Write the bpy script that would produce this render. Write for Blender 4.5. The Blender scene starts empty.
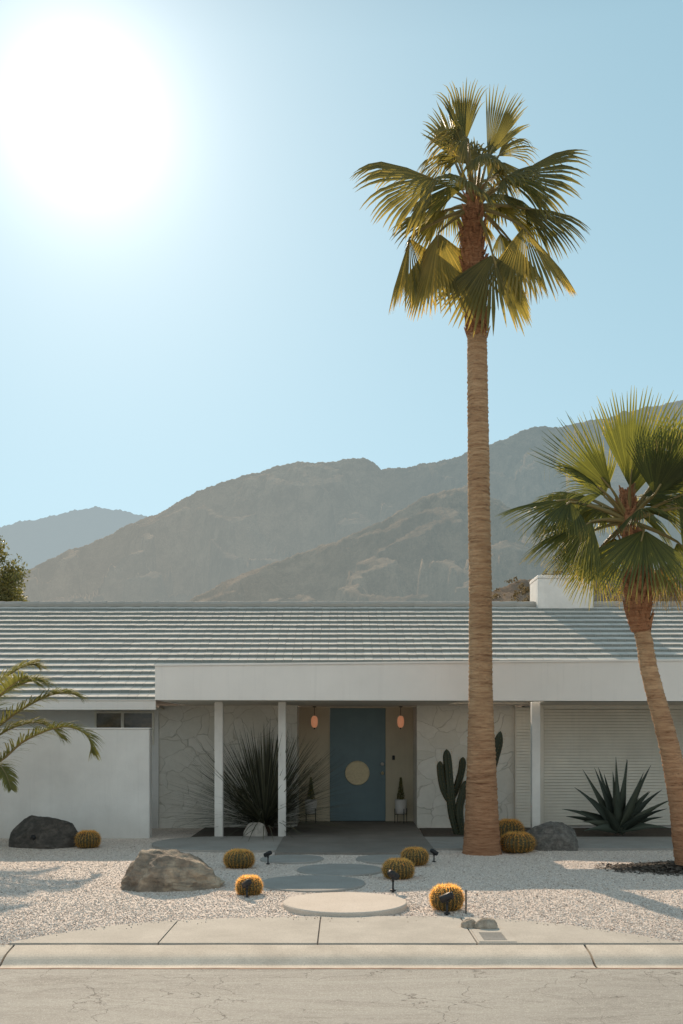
import bpy, math, random
import numpy as np
from math import sin, cos, pi, radians, tan, sqrt, atan2
from mathutils import Vector, Matrix, noise
random.seed(7); np.random.seed(7)
scn = bpy.context.scene
COL = scn.collection
CAMH = 1.67; F = 1000.0; CX = 341.5; HY = 735.0
def G(px, py, z=0.0):            # ground point seen at a picture position
    D = (CAMH - z) * F / (py - HY); return Vector(((px - CX) * D / F, D, z))
def P(px, py, D):                # point at a known distance
    return Vector(((px - CX) * D / F, D, CAMH + (HY - py) * D / F))
SUN = Vector((-0.2565, 1.0, 0.62)).normalized()

# ------------------------------------------------------------------ materials
class N:
    def __init__(s, name):
        s.m = bpy.data.materials.new(name); s.m.use_nodes = True
        s.t = s.m.node_tree; s.t.nodes.clear()
        s.out = s.n('ShaderNodeOutputMaterial')
        s.co = s.n('ShaderNodeTexCoord').outputs['Object']
    def n(s, typ, **kw):
        nd = s.t.nodes.new(typ)
        for k, v in kw.items():
            if hasattr(nd, k) and k not in ('inputs',): setattr(nd, k, v)
        return nd
    def l(s, a, b): s.t.links.new(a, b)
    def setin(s, nd, key, v):
        if hasattr(v, 'is_linked') or hasattr(v, 'links'): s.l(v, nd.inputs[key])
        else: nd.inputs[key].default_value = v
    def mapping(s, scale=(1,1,1), vec=None, loc=(0,0,0), rot=(0,0,0)):
        m = s.n('ShaderNodeMapping'); s.l(vec or s.co, m.inputs['Vector'])
        m.inputs['Scale'].default_value = scale; m.inputs['Location'].default_value = loc
        m.inputs['Rotation'].default_value = rot
        return m.outputs[0]
    def noise(s, scale, detail=6, rough=.6, vec=None, dist=0):
        x = s.n('ShaderNodeTexNoise'); s.l(vec or s.co, x.inputs['Vector'])
        x.inputs['Scale'].default_value = scale; x.inputs['Detail'].default_value = detail
        x.inputs['Roughness'].default_value = rough; x.inputs['Distortion'].default_value = dist
        return x.outputs[0]
    def vor(s, scale, feature='F1', vec=None, out='Distance', rnd=1):
        x = s.n('ShaderNodeTexVoronoi'); x.feature = feature; s.l(vec or s.co, x.inputs['Vector'])
        x.inputs['Scale'].default_value = scale; x.inputs['Randomness'].default_value = rnd
        return x.outputs[out]
    def ramp(s, fac, stops, interp='LINEAR'):
        r = s.n('ShaderNodeValToRGB'); s.l(fac, r.inputs[0]); e = r.color_ramp.elements
        r.color_ramp.interpolation = interp
        while len(e) < len(stops): e.new(.5)
        for i, (p, c) in enumerate(stops):
            e[i].position = p
            if not isinstance(c, (tuple, list)): c = (c, c, c)
            e[i].color = (*c, 1) if len(c) == 3 else c
        return r.outputs[0]
    def mix(s, fac, a, b, mode='MIX'):
        x = s.n('ShaderNodeMix'); x.data_type = 'RGBA'; x.blend_type = mode
        def put(i, v):
            if hasattr(v, 'links'): s.l(v, x.inputs[i])
            else: x.inputs[i].default_value = v if isinstance(v, float) or i == 0 else ((*v, 1) if len(v) == 3 else v)
        put(0, fac); put(6, a); put(7, b)
        return x.outputs[2]
    def math(s, op, a, b=0.0, c=0.0):
        x = s.n('ShaderNodeMath'); x.operation = op
        for i, v in enumerate((a, b, c)):
            if hasattr(v, 'links'): s.l(v, x.inputs[i])
            else: x.inputs[i].default_value = v
        return x.outputs[0]
    def bump(s, h, strength=.4, dist=.02, normal=None):
        b = s.n('ShaderNodeBump'); s.l(h, b.inputs['Height'])
        b.inputs['Strength'].default_value = strength; b.inputs['Distance'].default_value = dist
        if normal: s.l(normal, b.inputs['Normal'])
        return b.outputs[0]
    def attr(s, name):
        a = s.n('ShaderNodeAttribute'); a.attribute_name = name; return a.outputs['Fac']
    def xyz(s, vec=None):
        x = s.n('ShaderNodeSeparateXYZ'); s.l(vec or s.co, x.inputs[0]); return x.outputs
    def comb(s, x, y, z):
        c = s.n('ShaderNodeCombineXYZ')
        for i, v in enumerate((x, y, z)):
            if hasattr(v, 'links'): s.l(v, c.inputs[i])
            else: c.inputs[i].default_value = v
        return c.outputs[0]
    def principled(s, col, rough=.7, normal=None, metal=0, spec=.4):
        b = s.n('ShaderNodeBsdfPrincipled')
        s.setin(b, 'Base Color', (*col, 1) if isinstance(col, tuple) else col)
        s.setin(b, 'Roughness', rough); b.inputs['Metallic'].default_value = metal
        b.inputs['Specular IOR Level'].default_value = spec
        if normal: s.l(normal, b.inputs['Normal'])
        return b
    def done(s, sh): s.l(sh.outputs[0] if hasattr(sh, 'outputs') else sh, s.out.inputs[0]); return s.m

M = {}
def m_paint(name, col, rough=.55, var=.12, scale=3, bump=.15, bs=60, dirt=None):
    k = N(name)
    n1 = k.noise(scale, 5, .6); n2 = k.noise(bs, 3, .6)
    c = k.mix(k.ramp(n1, [(.3, 0.0), (.7, 1.0)]), tuple(x*(1-var) for x in col), tuple(min(1, x*(1+var*.6)) for x in col))
    st = k.noise(2.0, 5, .6, k.mapping((7, 7, .35))); c = k.mix(k.ramp(st, [(.55, 0.0), (.75, .22)]), c, tuple(x*.72 for x in col))
    if dirt:
        z = k.xyz()[2]; dz = k.ramp(k.math('ADD', z, k.math('MULTIPLY', n1, .4)), [(.15, 1.0), (.75, 0.0)])
        c = k.mix(k.math('MULTIPLY', dz, .45), c, dirt)
    M[name] = k.done(k.principled(c, rough, k.bump(n2, bump, .006)))
m_paint('white_paint', (.74,.72,.68), dirt=(.45,.42,.36))
m_paint('fascia_paint', (.80,.76,.71), .5, .05, 1.5, .08)
m_paint('plaster', (.78,.77,.74), .8, .10, 1.6, .4, 40, dirt=(.50,.47,.42))
m_paint('cream_wall', (.62,.55,.41), .7, .07)
m_paint('door_paint', (.155,.235,.262), .45, .12, 2, .1, 30)
m_paint('black_metal', (.02,.02,.022), .5, .3, 8)
m_paint('soffit', (.70,.65,.56), .8, .08)
m_paint('pot_white', (.6,.58,.55), .5, .1)
m_paint('soil', (.10,.08,.062), .95, .4, 14, .9, 70)
m_paint('joint_dark', (.10,.09,.08), .95, .3, 9)
m_paint('rust_dirt', (.36,.22,.15), .95, .5, 6, .6, 50)
m_paint('frame_white', (.80,.76,.66), .5, .08)
m_paint('silver', (.55,.53,.5), .35, .1)

def mk():
    # flagstone wall painted white
    k = N('painted_flagstone')
    w = k.n('ShaderNodeVectorMath'); w.operation = 'ADD'
    nz = k.n('ShaderNodeTexNoise'); nz.inputs['Scale'].default_value = 1.6; nz.inputs['Detail'].default_value = 3
    k.l(k.co, nz.inputs[0]); sc = k.n('ShaderNodeVectorMath'); sc.operation = 'SCALE'; sc.inputs['Scale'].default_value = .55
    k.l(nz.outputs['Color'], sc.inputs[0]); k.l(k.co, w.inputs[0]); k.l(sc.outputs[0], w.inputs[1])
    v = k.mapping((1, .2, 1.35), w.outputs[0])
    e = k.vor(2.6, 'DISTANCE_TO_EDGE', v); cell = k.vor(2.6, 'F1', v, 'Color')
    cg = k.n('ShaderNodeRGBToBW'); k.l(cell, cg.inputs[0])
    brk = k.noise(3.5, 4, .6)
    joint = k.ramp(k.math('ADD', e, k.math('MULTIPLY', k.math('SUBTRACT', brk, .5), .035)), [(.0, 0.0), (.013, 1.0)])
    c = k.mix(cg.outputs[0], (.70,.67,.59), (.80,.77,.70))
    c = k.mix(k.ramp(k.noise(9, 6, .65), [(.35, .0), (.7, .25)]), c, (.50,.47,.40))
    c = k.mix(joint, (.55,.52,.45), c)
    h = k.math('ADD', k.math('MULTIPLY', joint, .6), k.math('ADD', k.math('MULTIPLY', cg.outputs[0], .25), k.math('MULTIPLY', k.noise(14, 6, .6), .3)))
    M['flagstone'] = k.done(k.principled(c, .75, k.bump(h, .6, .022)))
    # roof tile
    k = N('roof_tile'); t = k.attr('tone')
    c = k.ramp(t, [(0.0, (.17,.19,.18)), (.15, (.27,.285,.265)), (.4, (.50,.46,.415)), (1.0, (.70,.65,.58))])  # lowest tones hold the painted shade of the butt faces
    c = k.mix(k.ramp(k.noise(2.2, 6, .65), [(.38, 0.0), (.75, .3)]), c, (.25,.28,.26))
    M['tile'] = k.done(k.principled(c, .92, k.bump(k.noise(30, 4, .6, k.mapping((1, .25, 1))), .35, .01), spec=.12))
    # gravel bed
    k = N('gravel')
    cells = k.n('ShaderNodeRGBToBW'); k.l(k.vor(62, 'F1', None, 'Color'), cells.inputs[0])
    c = k.ramp(cells.outputs[0], [(.1, (.40,.31,.26)), (.35, (.62,.52,.44)), (.65, (.74,.64,.56)), (.9, (.84,.76,.69))])
    c = k.mix(k.ramp(k.noise(.7, 5, .6), [(.35, 0.0), (.7, .4)]), c, (.68,.59,.52))
    d = k.vor(62); c = k.mix(k.ramp(d, [(.35, 0.0), (.85, .4)]), c, (.36,.30,.27))
    b1 = k.bump(k.math('SUBTRACT', 1.0, d), .5, .012); b2 = k.bump(k.noise(2.5, 4, .5), .5, .06, b1)
    M['gravel'] = k.done(k.principled(c, .85, b2, spec=.2))
    k = N('pebble'); t = k.attr('tone')
    c = k.ramp(t, [(0, (.22,.15,.12)), (.1, (.44,.35,.29)), (.3, (.64,.545,.465)), (.7, (.77,.68,.60)), (1, (.88,.81,.73))])
    M['pebble'] = k.done(k.principled(c, .8, spec=.25))
    # concrete kinds
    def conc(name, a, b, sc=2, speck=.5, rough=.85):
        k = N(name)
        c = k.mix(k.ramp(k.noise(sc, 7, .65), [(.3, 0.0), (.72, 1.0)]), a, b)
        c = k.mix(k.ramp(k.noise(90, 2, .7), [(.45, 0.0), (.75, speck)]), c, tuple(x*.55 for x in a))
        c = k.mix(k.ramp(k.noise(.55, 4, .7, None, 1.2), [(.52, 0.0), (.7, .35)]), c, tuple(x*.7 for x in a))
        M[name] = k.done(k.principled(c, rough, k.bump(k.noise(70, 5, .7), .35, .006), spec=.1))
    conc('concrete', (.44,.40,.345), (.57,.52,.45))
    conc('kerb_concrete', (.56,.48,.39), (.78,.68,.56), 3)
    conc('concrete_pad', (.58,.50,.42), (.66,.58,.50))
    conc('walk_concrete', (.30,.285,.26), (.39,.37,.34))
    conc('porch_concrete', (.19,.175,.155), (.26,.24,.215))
    # asphalt with cracks
    k = N('asphalt')
    base = k.mix(k.ramp(k.noise(1.1, 7, .65, k.mapping((.35, 1, 1))), [(.3, 0.0), (.7, 1.0)]), (.22,.205,.18), (.355,.335,.295))
    sp = k.vor(140, 'F1', None, 'Color'); g = k.n('ShaderNodeRGBToBW'); k.l(sp, g.inputs[0])
    base = k.mix(k.ramp(g.outputs[0], [(.2, .55), (.5, 0.0)]), base, (.20,.18,.155))
    base = k.mix(k.ramp(g.outputs[0], [(.7, 0.0), (.95, .6)]), base, (.62,.58,.51))
    patch = k.ramp(k.noise(.5, 6, .75, k.mapping((.6, 2, 1)), 1.0), [(.42, 0.0), (.5, .35), (.58, .1), (.7, .5)])
    base = k.mix(patch, base, (.50,.48,.43))
    tyre = k.ramp(k.noise(.9, 3, .5, k.mapping((.12, 2.2, 1))), [(.5, 0.0), (.7, .3)])
    base = k.mix(tyre, base, (.26,.24,.21))
    wv = k.n('ShaderNodeVectorMath'); wv.operation = 'ADD'; nz = k.n('ShaderNodeTexNoise'); nz.inputs['Scale'].default_value = 2.4; nz.inputs['Detail'].default_value = 7
    k.l(k.co, nz.inputs[0]); s2 = k.n('ShaderNodeVectorMath'); s2.operation = 'SCALE'; s2.inputs['Scale'].default_value = .7
    k.l(nz.outputs['Color'], s2.inputs[0]); k.l(k.co, wv.inputs[0]); k.l(s2.outputs[0], wv.inputs[1])
    e = k.vor(1.7, 'DISTANCE_TO_EDGE', wv.outputs[0]); gate = k.ramp(k.noise(1.7, 4, .6), [(.44, 0.0), (.50, 1.0)])
    crack = k.math('MULTIPLY', k.ramp(e, [(.001, 1.0), (.008, 0.0)]), gate)
    base = k.mix(k.math('MULTIPLY', crack, .75), base, (.09,.075,.06))
    M['asphalt'] = k.done(k.principled(base, .85, k.bump(k.math('SUBTRACT', k.noise(110, 4, .7), crack), .5, .008), spec=.3))
    # desert ground
    k = N('desert'); c = k.mix(k.noise(.15, 8, .65), (.22,.17,.13), (.36,.30,.23))
    M['desert'] = k.done(k.principled(c, .95))
    # rock kinds
    def rock(name, cols, sc=5, bs=.8, moss=None):
        k = N(name); n1 = k.noise(sc, 9, .68, None, .4)
        c = k.ramp(n1, [(.28, cols[0]), (.48, cols[1]), (.62, cols[2]), (.8, cols[3])])
        strata = k.noise(5, 6, .6, k.mapping((1, 1, 5), rot=(.1, .25, 0)))
        c = k.mix(k.ramp(strata, [(.48, 0.0), (.68, .55)]), c, cols[0])
        c = k.mix(k.ramp(k.vor(30), [(.0, .35), (.12, 0.0)]), c, (.03,.03,.03))
        M[name] = k.done(k.principled(c, .9, k.bump(k.math('ADD', n1, k.math('MULTIPLY', k.noise(32, 6, .7), .4)), bs, .07), spec=.2))
    rock('rock_tan', [(.12,.10,.08), (.32,.26,.20), (.56,.44,.32), (.80,.68,.53)], 3, 1)
    rock('rock_dark', [(.055,.05,.045), (.10,.09,.08), (.16,.14,.12), (.25,.215,.175)], 8, 1)
    rock('rock_grey', [(.10,.095,.085), (.20,.185,.165), (.30,.28,.25), (.44,.41,.36)], 14, 1)
    rock('rock_beige', [(.30,.24,.18), (.46,.38,.30), (.60,.51,.41), (.74,.66,.55)], 14)
    rock('rock_white', [(.36,.33,.29), (.48,.44,.39), (.58,.54,.48), (.66,.62,.56)], 6)
    # mountain kinds: bare rock with scrub, with haze mixed in as glow
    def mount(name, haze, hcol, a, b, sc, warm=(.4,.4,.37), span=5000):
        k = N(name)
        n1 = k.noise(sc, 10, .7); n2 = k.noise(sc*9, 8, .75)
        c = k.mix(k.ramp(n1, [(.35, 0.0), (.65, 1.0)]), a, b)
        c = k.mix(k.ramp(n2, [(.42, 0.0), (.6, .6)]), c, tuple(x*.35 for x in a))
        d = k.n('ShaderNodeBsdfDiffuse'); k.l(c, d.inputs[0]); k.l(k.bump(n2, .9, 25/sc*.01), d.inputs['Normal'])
        e = k.n('ShaderNodeEmission')   # haze light painted as emission: paler and warmer toward the sun's side
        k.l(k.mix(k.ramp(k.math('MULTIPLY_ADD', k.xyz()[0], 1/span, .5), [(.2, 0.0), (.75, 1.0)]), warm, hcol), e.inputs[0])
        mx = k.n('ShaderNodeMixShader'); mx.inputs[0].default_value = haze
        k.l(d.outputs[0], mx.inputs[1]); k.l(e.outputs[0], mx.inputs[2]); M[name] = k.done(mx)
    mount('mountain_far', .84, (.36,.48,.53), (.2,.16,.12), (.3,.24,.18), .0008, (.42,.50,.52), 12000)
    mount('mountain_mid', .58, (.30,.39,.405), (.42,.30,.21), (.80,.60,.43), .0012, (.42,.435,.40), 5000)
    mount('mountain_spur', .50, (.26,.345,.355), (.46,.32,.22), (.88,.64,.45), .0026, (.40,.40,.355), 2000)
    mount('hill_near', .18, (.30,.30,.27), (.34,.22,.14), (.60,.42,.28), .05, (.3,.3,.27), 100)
    # leaves: thin, lit through from behind
    def leaf(name, stops, trans=.4, rough=.5, spec=.3, tint=(1.3, 1.25, .6), nsc=3):
        k = N(name); t = k.attr('tone')
        t2 = k.math('ADD', t, k.math('MULTIPLY', k.math('SUBTRACT', k.noise(nsc, 4, .6), .5), .35))
        c = k.ramp(t2, stops)
        p = k.principled(c, rough, spec=spec)
        tr = k.n('ShaderNodeBsdfTranslucent'); tc = k.mix(1.0, c, tint, 'MULTIPLY'); k.l(tc, tr.inputs[0])
        mx = k.n('ShaderNodeMixShader'); mx.inputs[0].default_value = trans
        k.l(p.outputs[0], mx.inputs[1]); k.l(tr.outputs[0], mx.inputs[2]); M[name] = k.done(mx)
    leaf('fan_leaf', [(0, (.10,.105,.05)), (.3, (.17,.165,.07)), (.6, (.32,.27,.10)), (1, (.62,.44,.20))], .52, tint=(1.8, 1.6, .75))
    leaf('fan_leaf_green', [(0, (.075,.09,.04)), (.3, (.14,.155,.055)), (.6, (.31,.29,.09)), (1, (.72,.48,.18))], .52, tint=(1.7, 1.6, .7))
    leaf('dead_leaf', [(0, (.20,.13,.07)), (.5, (.34,.23,.12)), (1, (.5,.33,.15))], .4)
    leaf('feather_leaf', [(0, (.10,.11,.045)), (.5, (.19,.19,.075)), (1, (.40,.34,.14))], .45, spec=.12, rough=.7)
    leaf('sotol_leaf', [(0, (.045,.05,.035)), (.5, (.10,.105,.075)), (1, (.19,.18,.12))], .15)
    leaf('agave_leaf', [(0, (.035,.045,.035)), (.5, (.065,.08,.06)), (1, (.11,.12,.08))], .0)
    leaf('tree_leaf', [(0, (.09,.10,.045)), (.5, (.17,.17,.07)), (1, (.28,.25,.11))], .4)
    leaf('scrub_leaf', [(0, (.12,.09,.05)), (.5, (.2,.15,.09)), (1, (.3,.22,.13))], .2)
    leaf('spine', [(0, (.18,.125,.06)), (.5, (.33,.24,.115)), (1, (.60,.47,.25))], .7, tint=(3.4, 2.8, 1.6))
    leaf('petiole', [(0, (.16,.15,.06)), (.5, (.26,.2,.08)), (1, (.36,.24,.1))], .1)
    k = N('cactus_green'); c = k.mix(k.noise(8, 4), (.055,.055,.025), (.10,.085,.035)); M['cactus_green'] = k.done(k.principled(c, .6))
    k = N('cereus_green'); c = k.mix(k.noise(5, 4), (.022,.03,.016), (.05,.055,.028)); M['cereus_green'] = k.done(k.principled(c, .6))
    # trunk
    def trunk(name, a, b, d):
        k = N(name); v = k.mapping((1.5, 1.5, 14))
        n1 = k.noise(2.2, 8, .7, v, .3); n2 = k.noise(1.1, 5, .6)
        n3 = k.noise(9, 5, .7, k.mapping((1, 1, 5)))
        c = k.ramp(n1, [(.3, d), (.43, a), (.66, b)])
        c = k.mix(k.ramp(n2, [(.35, 0.0), (.7, .45)]), c, tuple(x*.7 for x in a))
        c = k.mix(k.ramp(n3, [(.55, 0.0), (.75, .6)]), c, d)
        zz = k.ramp(k.math('ADD', k.math('MULTIPLY', k.xyz()[2], .25), k.math('MULTIPLY', n2, .3)), [(.15, .7), (.75, 0.0)])
        c = k.mix(zz, c, k.mix(1.0, c, (.62,.42,.38), 'MULTIPLY'))
        M[name] = k.done(k.principled(c, .9, k.bump(k.math('ADD', n1, n3), 1.0, .035), spec=.15))
    trunk('palm_trunk', (.52,.31,.175), (.78,.52,.31), (.17,.085,.05))
    trunk('palm_boot', (.42,.19,.10), (.60,.32,.17), (.14,.065,.035))
    trunk('bark', (.13,.10,.07), (.2,.15,.11), (.04,.03,.02))
    # glass and metal
    k = N('window_glass'); c = k.ramp(k.noise(2.6, 5, .6, k.mapping((1, 1, 2))), [(.35, (.03,.03,.022)), (.55, (.10,.08,.05)), (.7, (.22,.16,.10))])  # brown reflections of greenery painted into the pane colour
    M['window_glass'] = k.done(k.principled(c, .12, spec=.6))
    k = N('brass'); v = k.noise(25, 6, .7); c = k.mix(v, (.55,.45,.27), (.90,.78,.52))
    M['brass'] = k.done(k.principled(c, .42, k.bump(k.noise(18, 5, .7), .9, .02), .25))
    k = N('lamp_glass'); z = k.xyz()[2]
    p = k.principled((.50,.27,.18), .3); p.inputs['Emission Color'].default_value = (1, .40, .20, 1); p.inputs['Emission Strength'].default_value = .26
    M['lamp_glass'] = k.done(p)
    k = N('hidden_leds'); 
mk()

# ------------------------------------------------------------------ mesh builder
class MB:
    def __init__(s): s.v = []; s.f = []; s.t = []
    def add(s, vs, fs, tone=0.5):
        b = len(s.v); s.v += [tuple(p) for p in vs]; s.f += [tuple(i + b for i in f) for f in fs]
        s.t += list(tone) if isinstance(tone, (list, tuple)) else [tone]*len(vs)
    def box(s, x0, x1, y0, y1, z0, z1, tone=.5):
        vs = [(x, y, z) for z in (z0, z1) for y in (y0, y1) for x in (x0, x1)]
        s.add(vs, [(0,2,3,1),(4,5,7,6),(0,1,5,4),(1,3,7,5),(3,2,6,7),(2,0,4,6)], tone)
    def hexa(s, vs, tone=.5):
        s.add(vs, [(0,2,3,1),(4,5,7,6),(0,1,5,4),(1,3,7,5),(3,2,6,7),(2,0,4,6)], tone)
    def cbox(s, x0, x1, y0, y1, z0, z1, b=.01, tone=.5):   # chamfered prism (vertical edges and top)
        def ring(x0, x1, y0, y1, z, b): return [(x0+b,y0,z),(x1-b,y0,z),(x1,y0+b,z),(x1,y1-b,z),(x1-b,y1,z),(x0+b,y1,z),(x0,y1-b,z),(x0,y0+b,z)]
        vs = ring(x0,x1,y0,y1,z0,b)+ring(x0,x1,y0,y1,z1-b,b)+ring(x0+b,x1-b,y0+b,y1-b,z1,b)
        fs = [tuple(range(7,-1,-1)), tuple(range(16,24))]
        for k in (0, 8):
            for i in range(8): fs.append((k+i, k+(i+1)%8, k+8+(i+1)%8, k+8+i))
        s.add(vs, fs, tone)
    def tube(s, pts, rs, n=8, tone=.5, cap=True):
        pts = [Vector(p) for p in pts]
        if not isinstance(rs, (list, tuple)): rs = [rs]*len(pts)
        vs = []; fs = []; tn = []
        up = Vector((0.13, 0.21, 1))
        for i, p in enumerate(pts):
            d = (pts[min(i+1, len(pts)-1)] - pts[max(i-1, 0)]).normalized()
            a = d.cross(up)
            if a.length < .05: a = d.cross(Vector((1, .2, 0)))
            a.normalize(); b = d.cross(a)
            for k in range(n):
                q = 2*pi*k/n; vs.append(p + (a*cos(q) + b*sin(q))*rs[i])
        for i in range(len(pts)-1):
            for k in range(n): fs.append((i*n+k, i*n+(k+1)%n, (i+1)*n+(k+1)%n, (i+1)*n+k))
        if cap: fs += [tuple(range(n-1, -1, -1)), tuple((len(pts)-1)*n + k for k in range(n))]
        s.add(vs, fs, tone)
    def lathe(s, prof, n=24, c=(0,0,0), tone=.5, axis='Z'):
        vs = []; fs = []
        for r, z in prof:
            for k in range(n):
                q = 2*pi*k/n
                if axis == 'Z': vs.append((c[0]+r*cos(q), c[1]+r*sin(q), c[2]+z))
                else: vs.append((c[0]+r*cos(q), c[1]-z, c[2]+r*sin(q)))
        for i in range(len(prof)-1):
            for k in range(n): fs.append((i*n+k, i*n+(k+1)%n, (i+1)*n+(k+1)%n, (i+1)*n+k))
        fs += [tuple(range(n-1, -1, -1)), tuple((len(prof)-1)*n + k for k in range(n))]
        s.add(vs, fs, tone)
    def prism(s, poly, z0, z1, bev=0.0, tone=.5):
        n = len(poly); cx = sum(p[0] for p in poly)/n; cy = sum(p[1] for p in poly)/n
        rings = [[(x, y, z0) for x, y in poly], [(x, y, z1-bev) for x, y in poly]]
        if bev:
            rr = []
            for x, y in poly:
                d = Vector((x-cx, y-cy)); L = d.length; d = d*(max(0, L-bev)/L) if L else d; rr.append((cx+d.x, cy+d.y, z1))
            rings.append(rr)
        vs = sum(rings, []); fs = [tuple(range(n-1, -1, -1)), tuple((len(rings)-1)*n + k for k in range(n))]
        for i in range(len(rings)-1):
            for k in range(n): fs.append((i*n+k, i*n+(k+1)%n, (i+1)*n+(k+1)%n, (i+1)*n+k))
        s.add(vs, fs, tone)

def origin(o):
    v = Vector((0,0,0))
    while o: v = v + Vector(o.location); o = o.parent
    return v
def build(name, mb, mat, parent=None, smooth=False, local=False, loc=None):
    me = bpy.data.meshes.new(name)
    off = Vector((0,0,0)) if local else (origin(parent) if parent else Vector(loc or (0,0,0)))
    arr = np.array(mb.v, dtype=float) - np.array(off)
    me.from_pydata(arr.tolist(), [], mb.f); me.validate()
    a = me.attributes.new('tone', 'FLOAT', 'POINT')
    if len(mb.t) == len(me.vertices): a.data.foreach_set('value', mb.t)
    if smooth: me.polygons.foreach_set('use_smooth', [True]*len(me.polygons))
    me.materials.append(M[mat] if isinstance(mat, str) else mat)
    o = bpy.data.objects.new(name, me); COL.objects.link(o)
    if parent: o.parent = parent
    elif loc: o.location = loc
    return o
def thing(name, label, cat, loc=(0,0,0), group=None):
    o = bpy.data.objects.new(name, None); COL.objects.link(o); o.location = loc; o.empty_display_size = .2
    return tag(o, label, cat, group)
def tag(o, label, cat, group=None):
    o['label'] = label; o['category'] = cat
    if group: o['group'] = group
    return o
def struct(o): o['kind'] = 'structure'; return o
def dup(root, loc, rz=0, sc=1, label=None):
    r = root.copy(); COL.objects.link(r); r.location = loc; r.rotation_euler = (0,0,rz)
    r.scale = (sc,)*3 if not isinstance(sc, tuple) else sc
    if label: r['label'] = label
    def rec(src, dst):
        for ch in [c for c in src.children]:
            c = ch.copy(); COL.objects.link(c); c.parent = dst; rec(ch, c)
    rec(root, r); return r

# ------------------------------------------------------------------ setting
def sheet(name, x0, x1, y0, y1, z, mat, nx=1, ny=1):
    mb = MB(); vs = [(x0+(x1-x0)*i/nx, y0+(y1-y0)*j/ny, z) for j in range(ny+1) for i in range(nx+1)]
    fs = [(j*(nx+1)+i, j*(nx+1)+i+1, (j+1)*(nx+1)+i+1, (j+1)*(nx+1)+i) for j in range(ny) for i in range(nx)]
    mb.add(vs, fs); return struct(build(name, mb, mat))
sheet('ground', -16000, 16000, -4000, 16000, -.18, 'desert')
sheet('road', -120, 120, -7.0, 7.548, -.092, 'asphalt')

# rolled kerb, in poured lengths
mb = MB()
prof = [(7.55,-.0885),(7.60,-.087),(7.625,-.081),(7.65,-.069),(7.685,-.052),(7.715,-.040),(7.75,-.030),(7.80,-.020),(7.87,-.009),(7.945,.003)]
joints = [-40, -29.2,-24.7,-20.2,-15.7,-11.2,-7.1,-2.60,1.93,6.45,11,15.5,20,24.5,40]
for a, b in zip(joints[:-1], joints[1:]):
    a += .009; b -= .009; n = max(2, int((b-a)/.25)); vs = []; fs = []
    for i in range(n+1):
        x = a + (b-a)*i/n; w = .0035*noise.noise(Vector((x*1.7, 3, 0)))
        for (y, z) in prof: vs.append((x, y+w, z+w*.6))
        vs.append((x, 7.945, -.2)); vs.append((x, 7.55, -.2))
    m = len(prof)+2
    for i in range(n):
        for j in range(m): fs.append((i*m+j, (i+1)*m+j, (i+1)*m+(j+1)%m, i*m+(j+1)%m))
    fs += [tuple(range(m)), tuple(n*m+j for j in range(m-1, -1, -1))]
    mb.add(vs, fs)
struct(build('kerb', mb, 'kerb_concrete', smooth=False))
mb = MB(); mb.box(-40, 40, 7.528, 7.549, -.17, -.0895); struct(build('gutter_seam', mb, 'rust_dirt'))
mb = MB(); mb.box(-40, 40, 7.56, 7.942, -.175, -.145); mb.box(-40, 40, 7.944, 7.962, -.16, -.003); struct(build('kerb_joint_fill', mb, 'joint_dark'))

# gravel yard: gently uneven sheet
mb = MB(); xs = np.concatenate([np.linspace(-40,-7,10)[:-1], np.linspace(-7,7,141), np.linspace(7,40,10)[1:]]); ys = np.concatenate([np.linspace(7.96,15,90), np.linspace(15,60,20)[1:]])
vs = []
for y in ys:
    for x in xs:
        k = min(1, max(0, (y-8.1)/.8))
        vs.append((x, y, (.018*noise.noise(Vector((x*.9, y*.9, 1))) + .012*noise.noise(Vector((x*3.1, y*3.1, 5))))*k - .004 if y < 15 else -.004))
nx = len(xs); fs = [(j*nx+i, j*nx+i+1, (j+1)*nx+i+1, (j+1)*nx+i) for j in range(len(ys)-1) for i in range(nx-1)]
mb.add(vs, fs); struct(build('gravel_ground', mb, 'gravel', smooth=True))
def gz(x, y):
    if y > 15: return -.004
    k = min(1, max(0, (y-8.1)/.8))
    return (.018*noise.noise(Vector((x*.9, y*.9, 1))) + .012*noise.noise(Vector((x*3.1, y*3.1, 5))))*k - .004

# sidewalk apron with curved back edge
edge = [(-60,956),(8,944.5),(40,938),(65,934),(110,927),(170,922),(230,919.5),(300,918),(380,917.5),(450,918),(500,920),(560,925),(600,931),(640,937),(683,944),(700,946)]
ept = [G(a, b) for a, b in edge if b < 944.6]
def ey(x):
    for p, q in zip(ept[:-1], ept[1:]):
        if p.x <= x <= q.x: t = (x-p.x)/(q.x-p.x); return p.y*(1-t)+q.y*t
    return 7.97
def slab(x0, x1, mb, z0, z1, y0=7.965):
    n = 16; back = [(x0+(x1-x0)*i/n, max(y0+.01, ey(x0+(x1-x0)*i/n))) for i in range(n+1)]
    poly = [(x0, y0), (x1, y0)] + back[::-1]; mb.prism(poly, z0, z1)
mb = MB(); jx = [ept[0].x, -1.46, -.19, 1.08, ept[-1].x]
for a, b in zip(jx[:-1], jx[1:]): slab(a+.006, b-.006, mb, -.05, .014)
struct(build('sidewalk', mb, 'concrete'))
mb = MB(); slab(ept[0].x+.05, ept[-1].x-.05, mb, -.06, .003, 7.97); struct(build('sidewalk_joint_fill', mb, 'joint_dark'))

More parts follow.
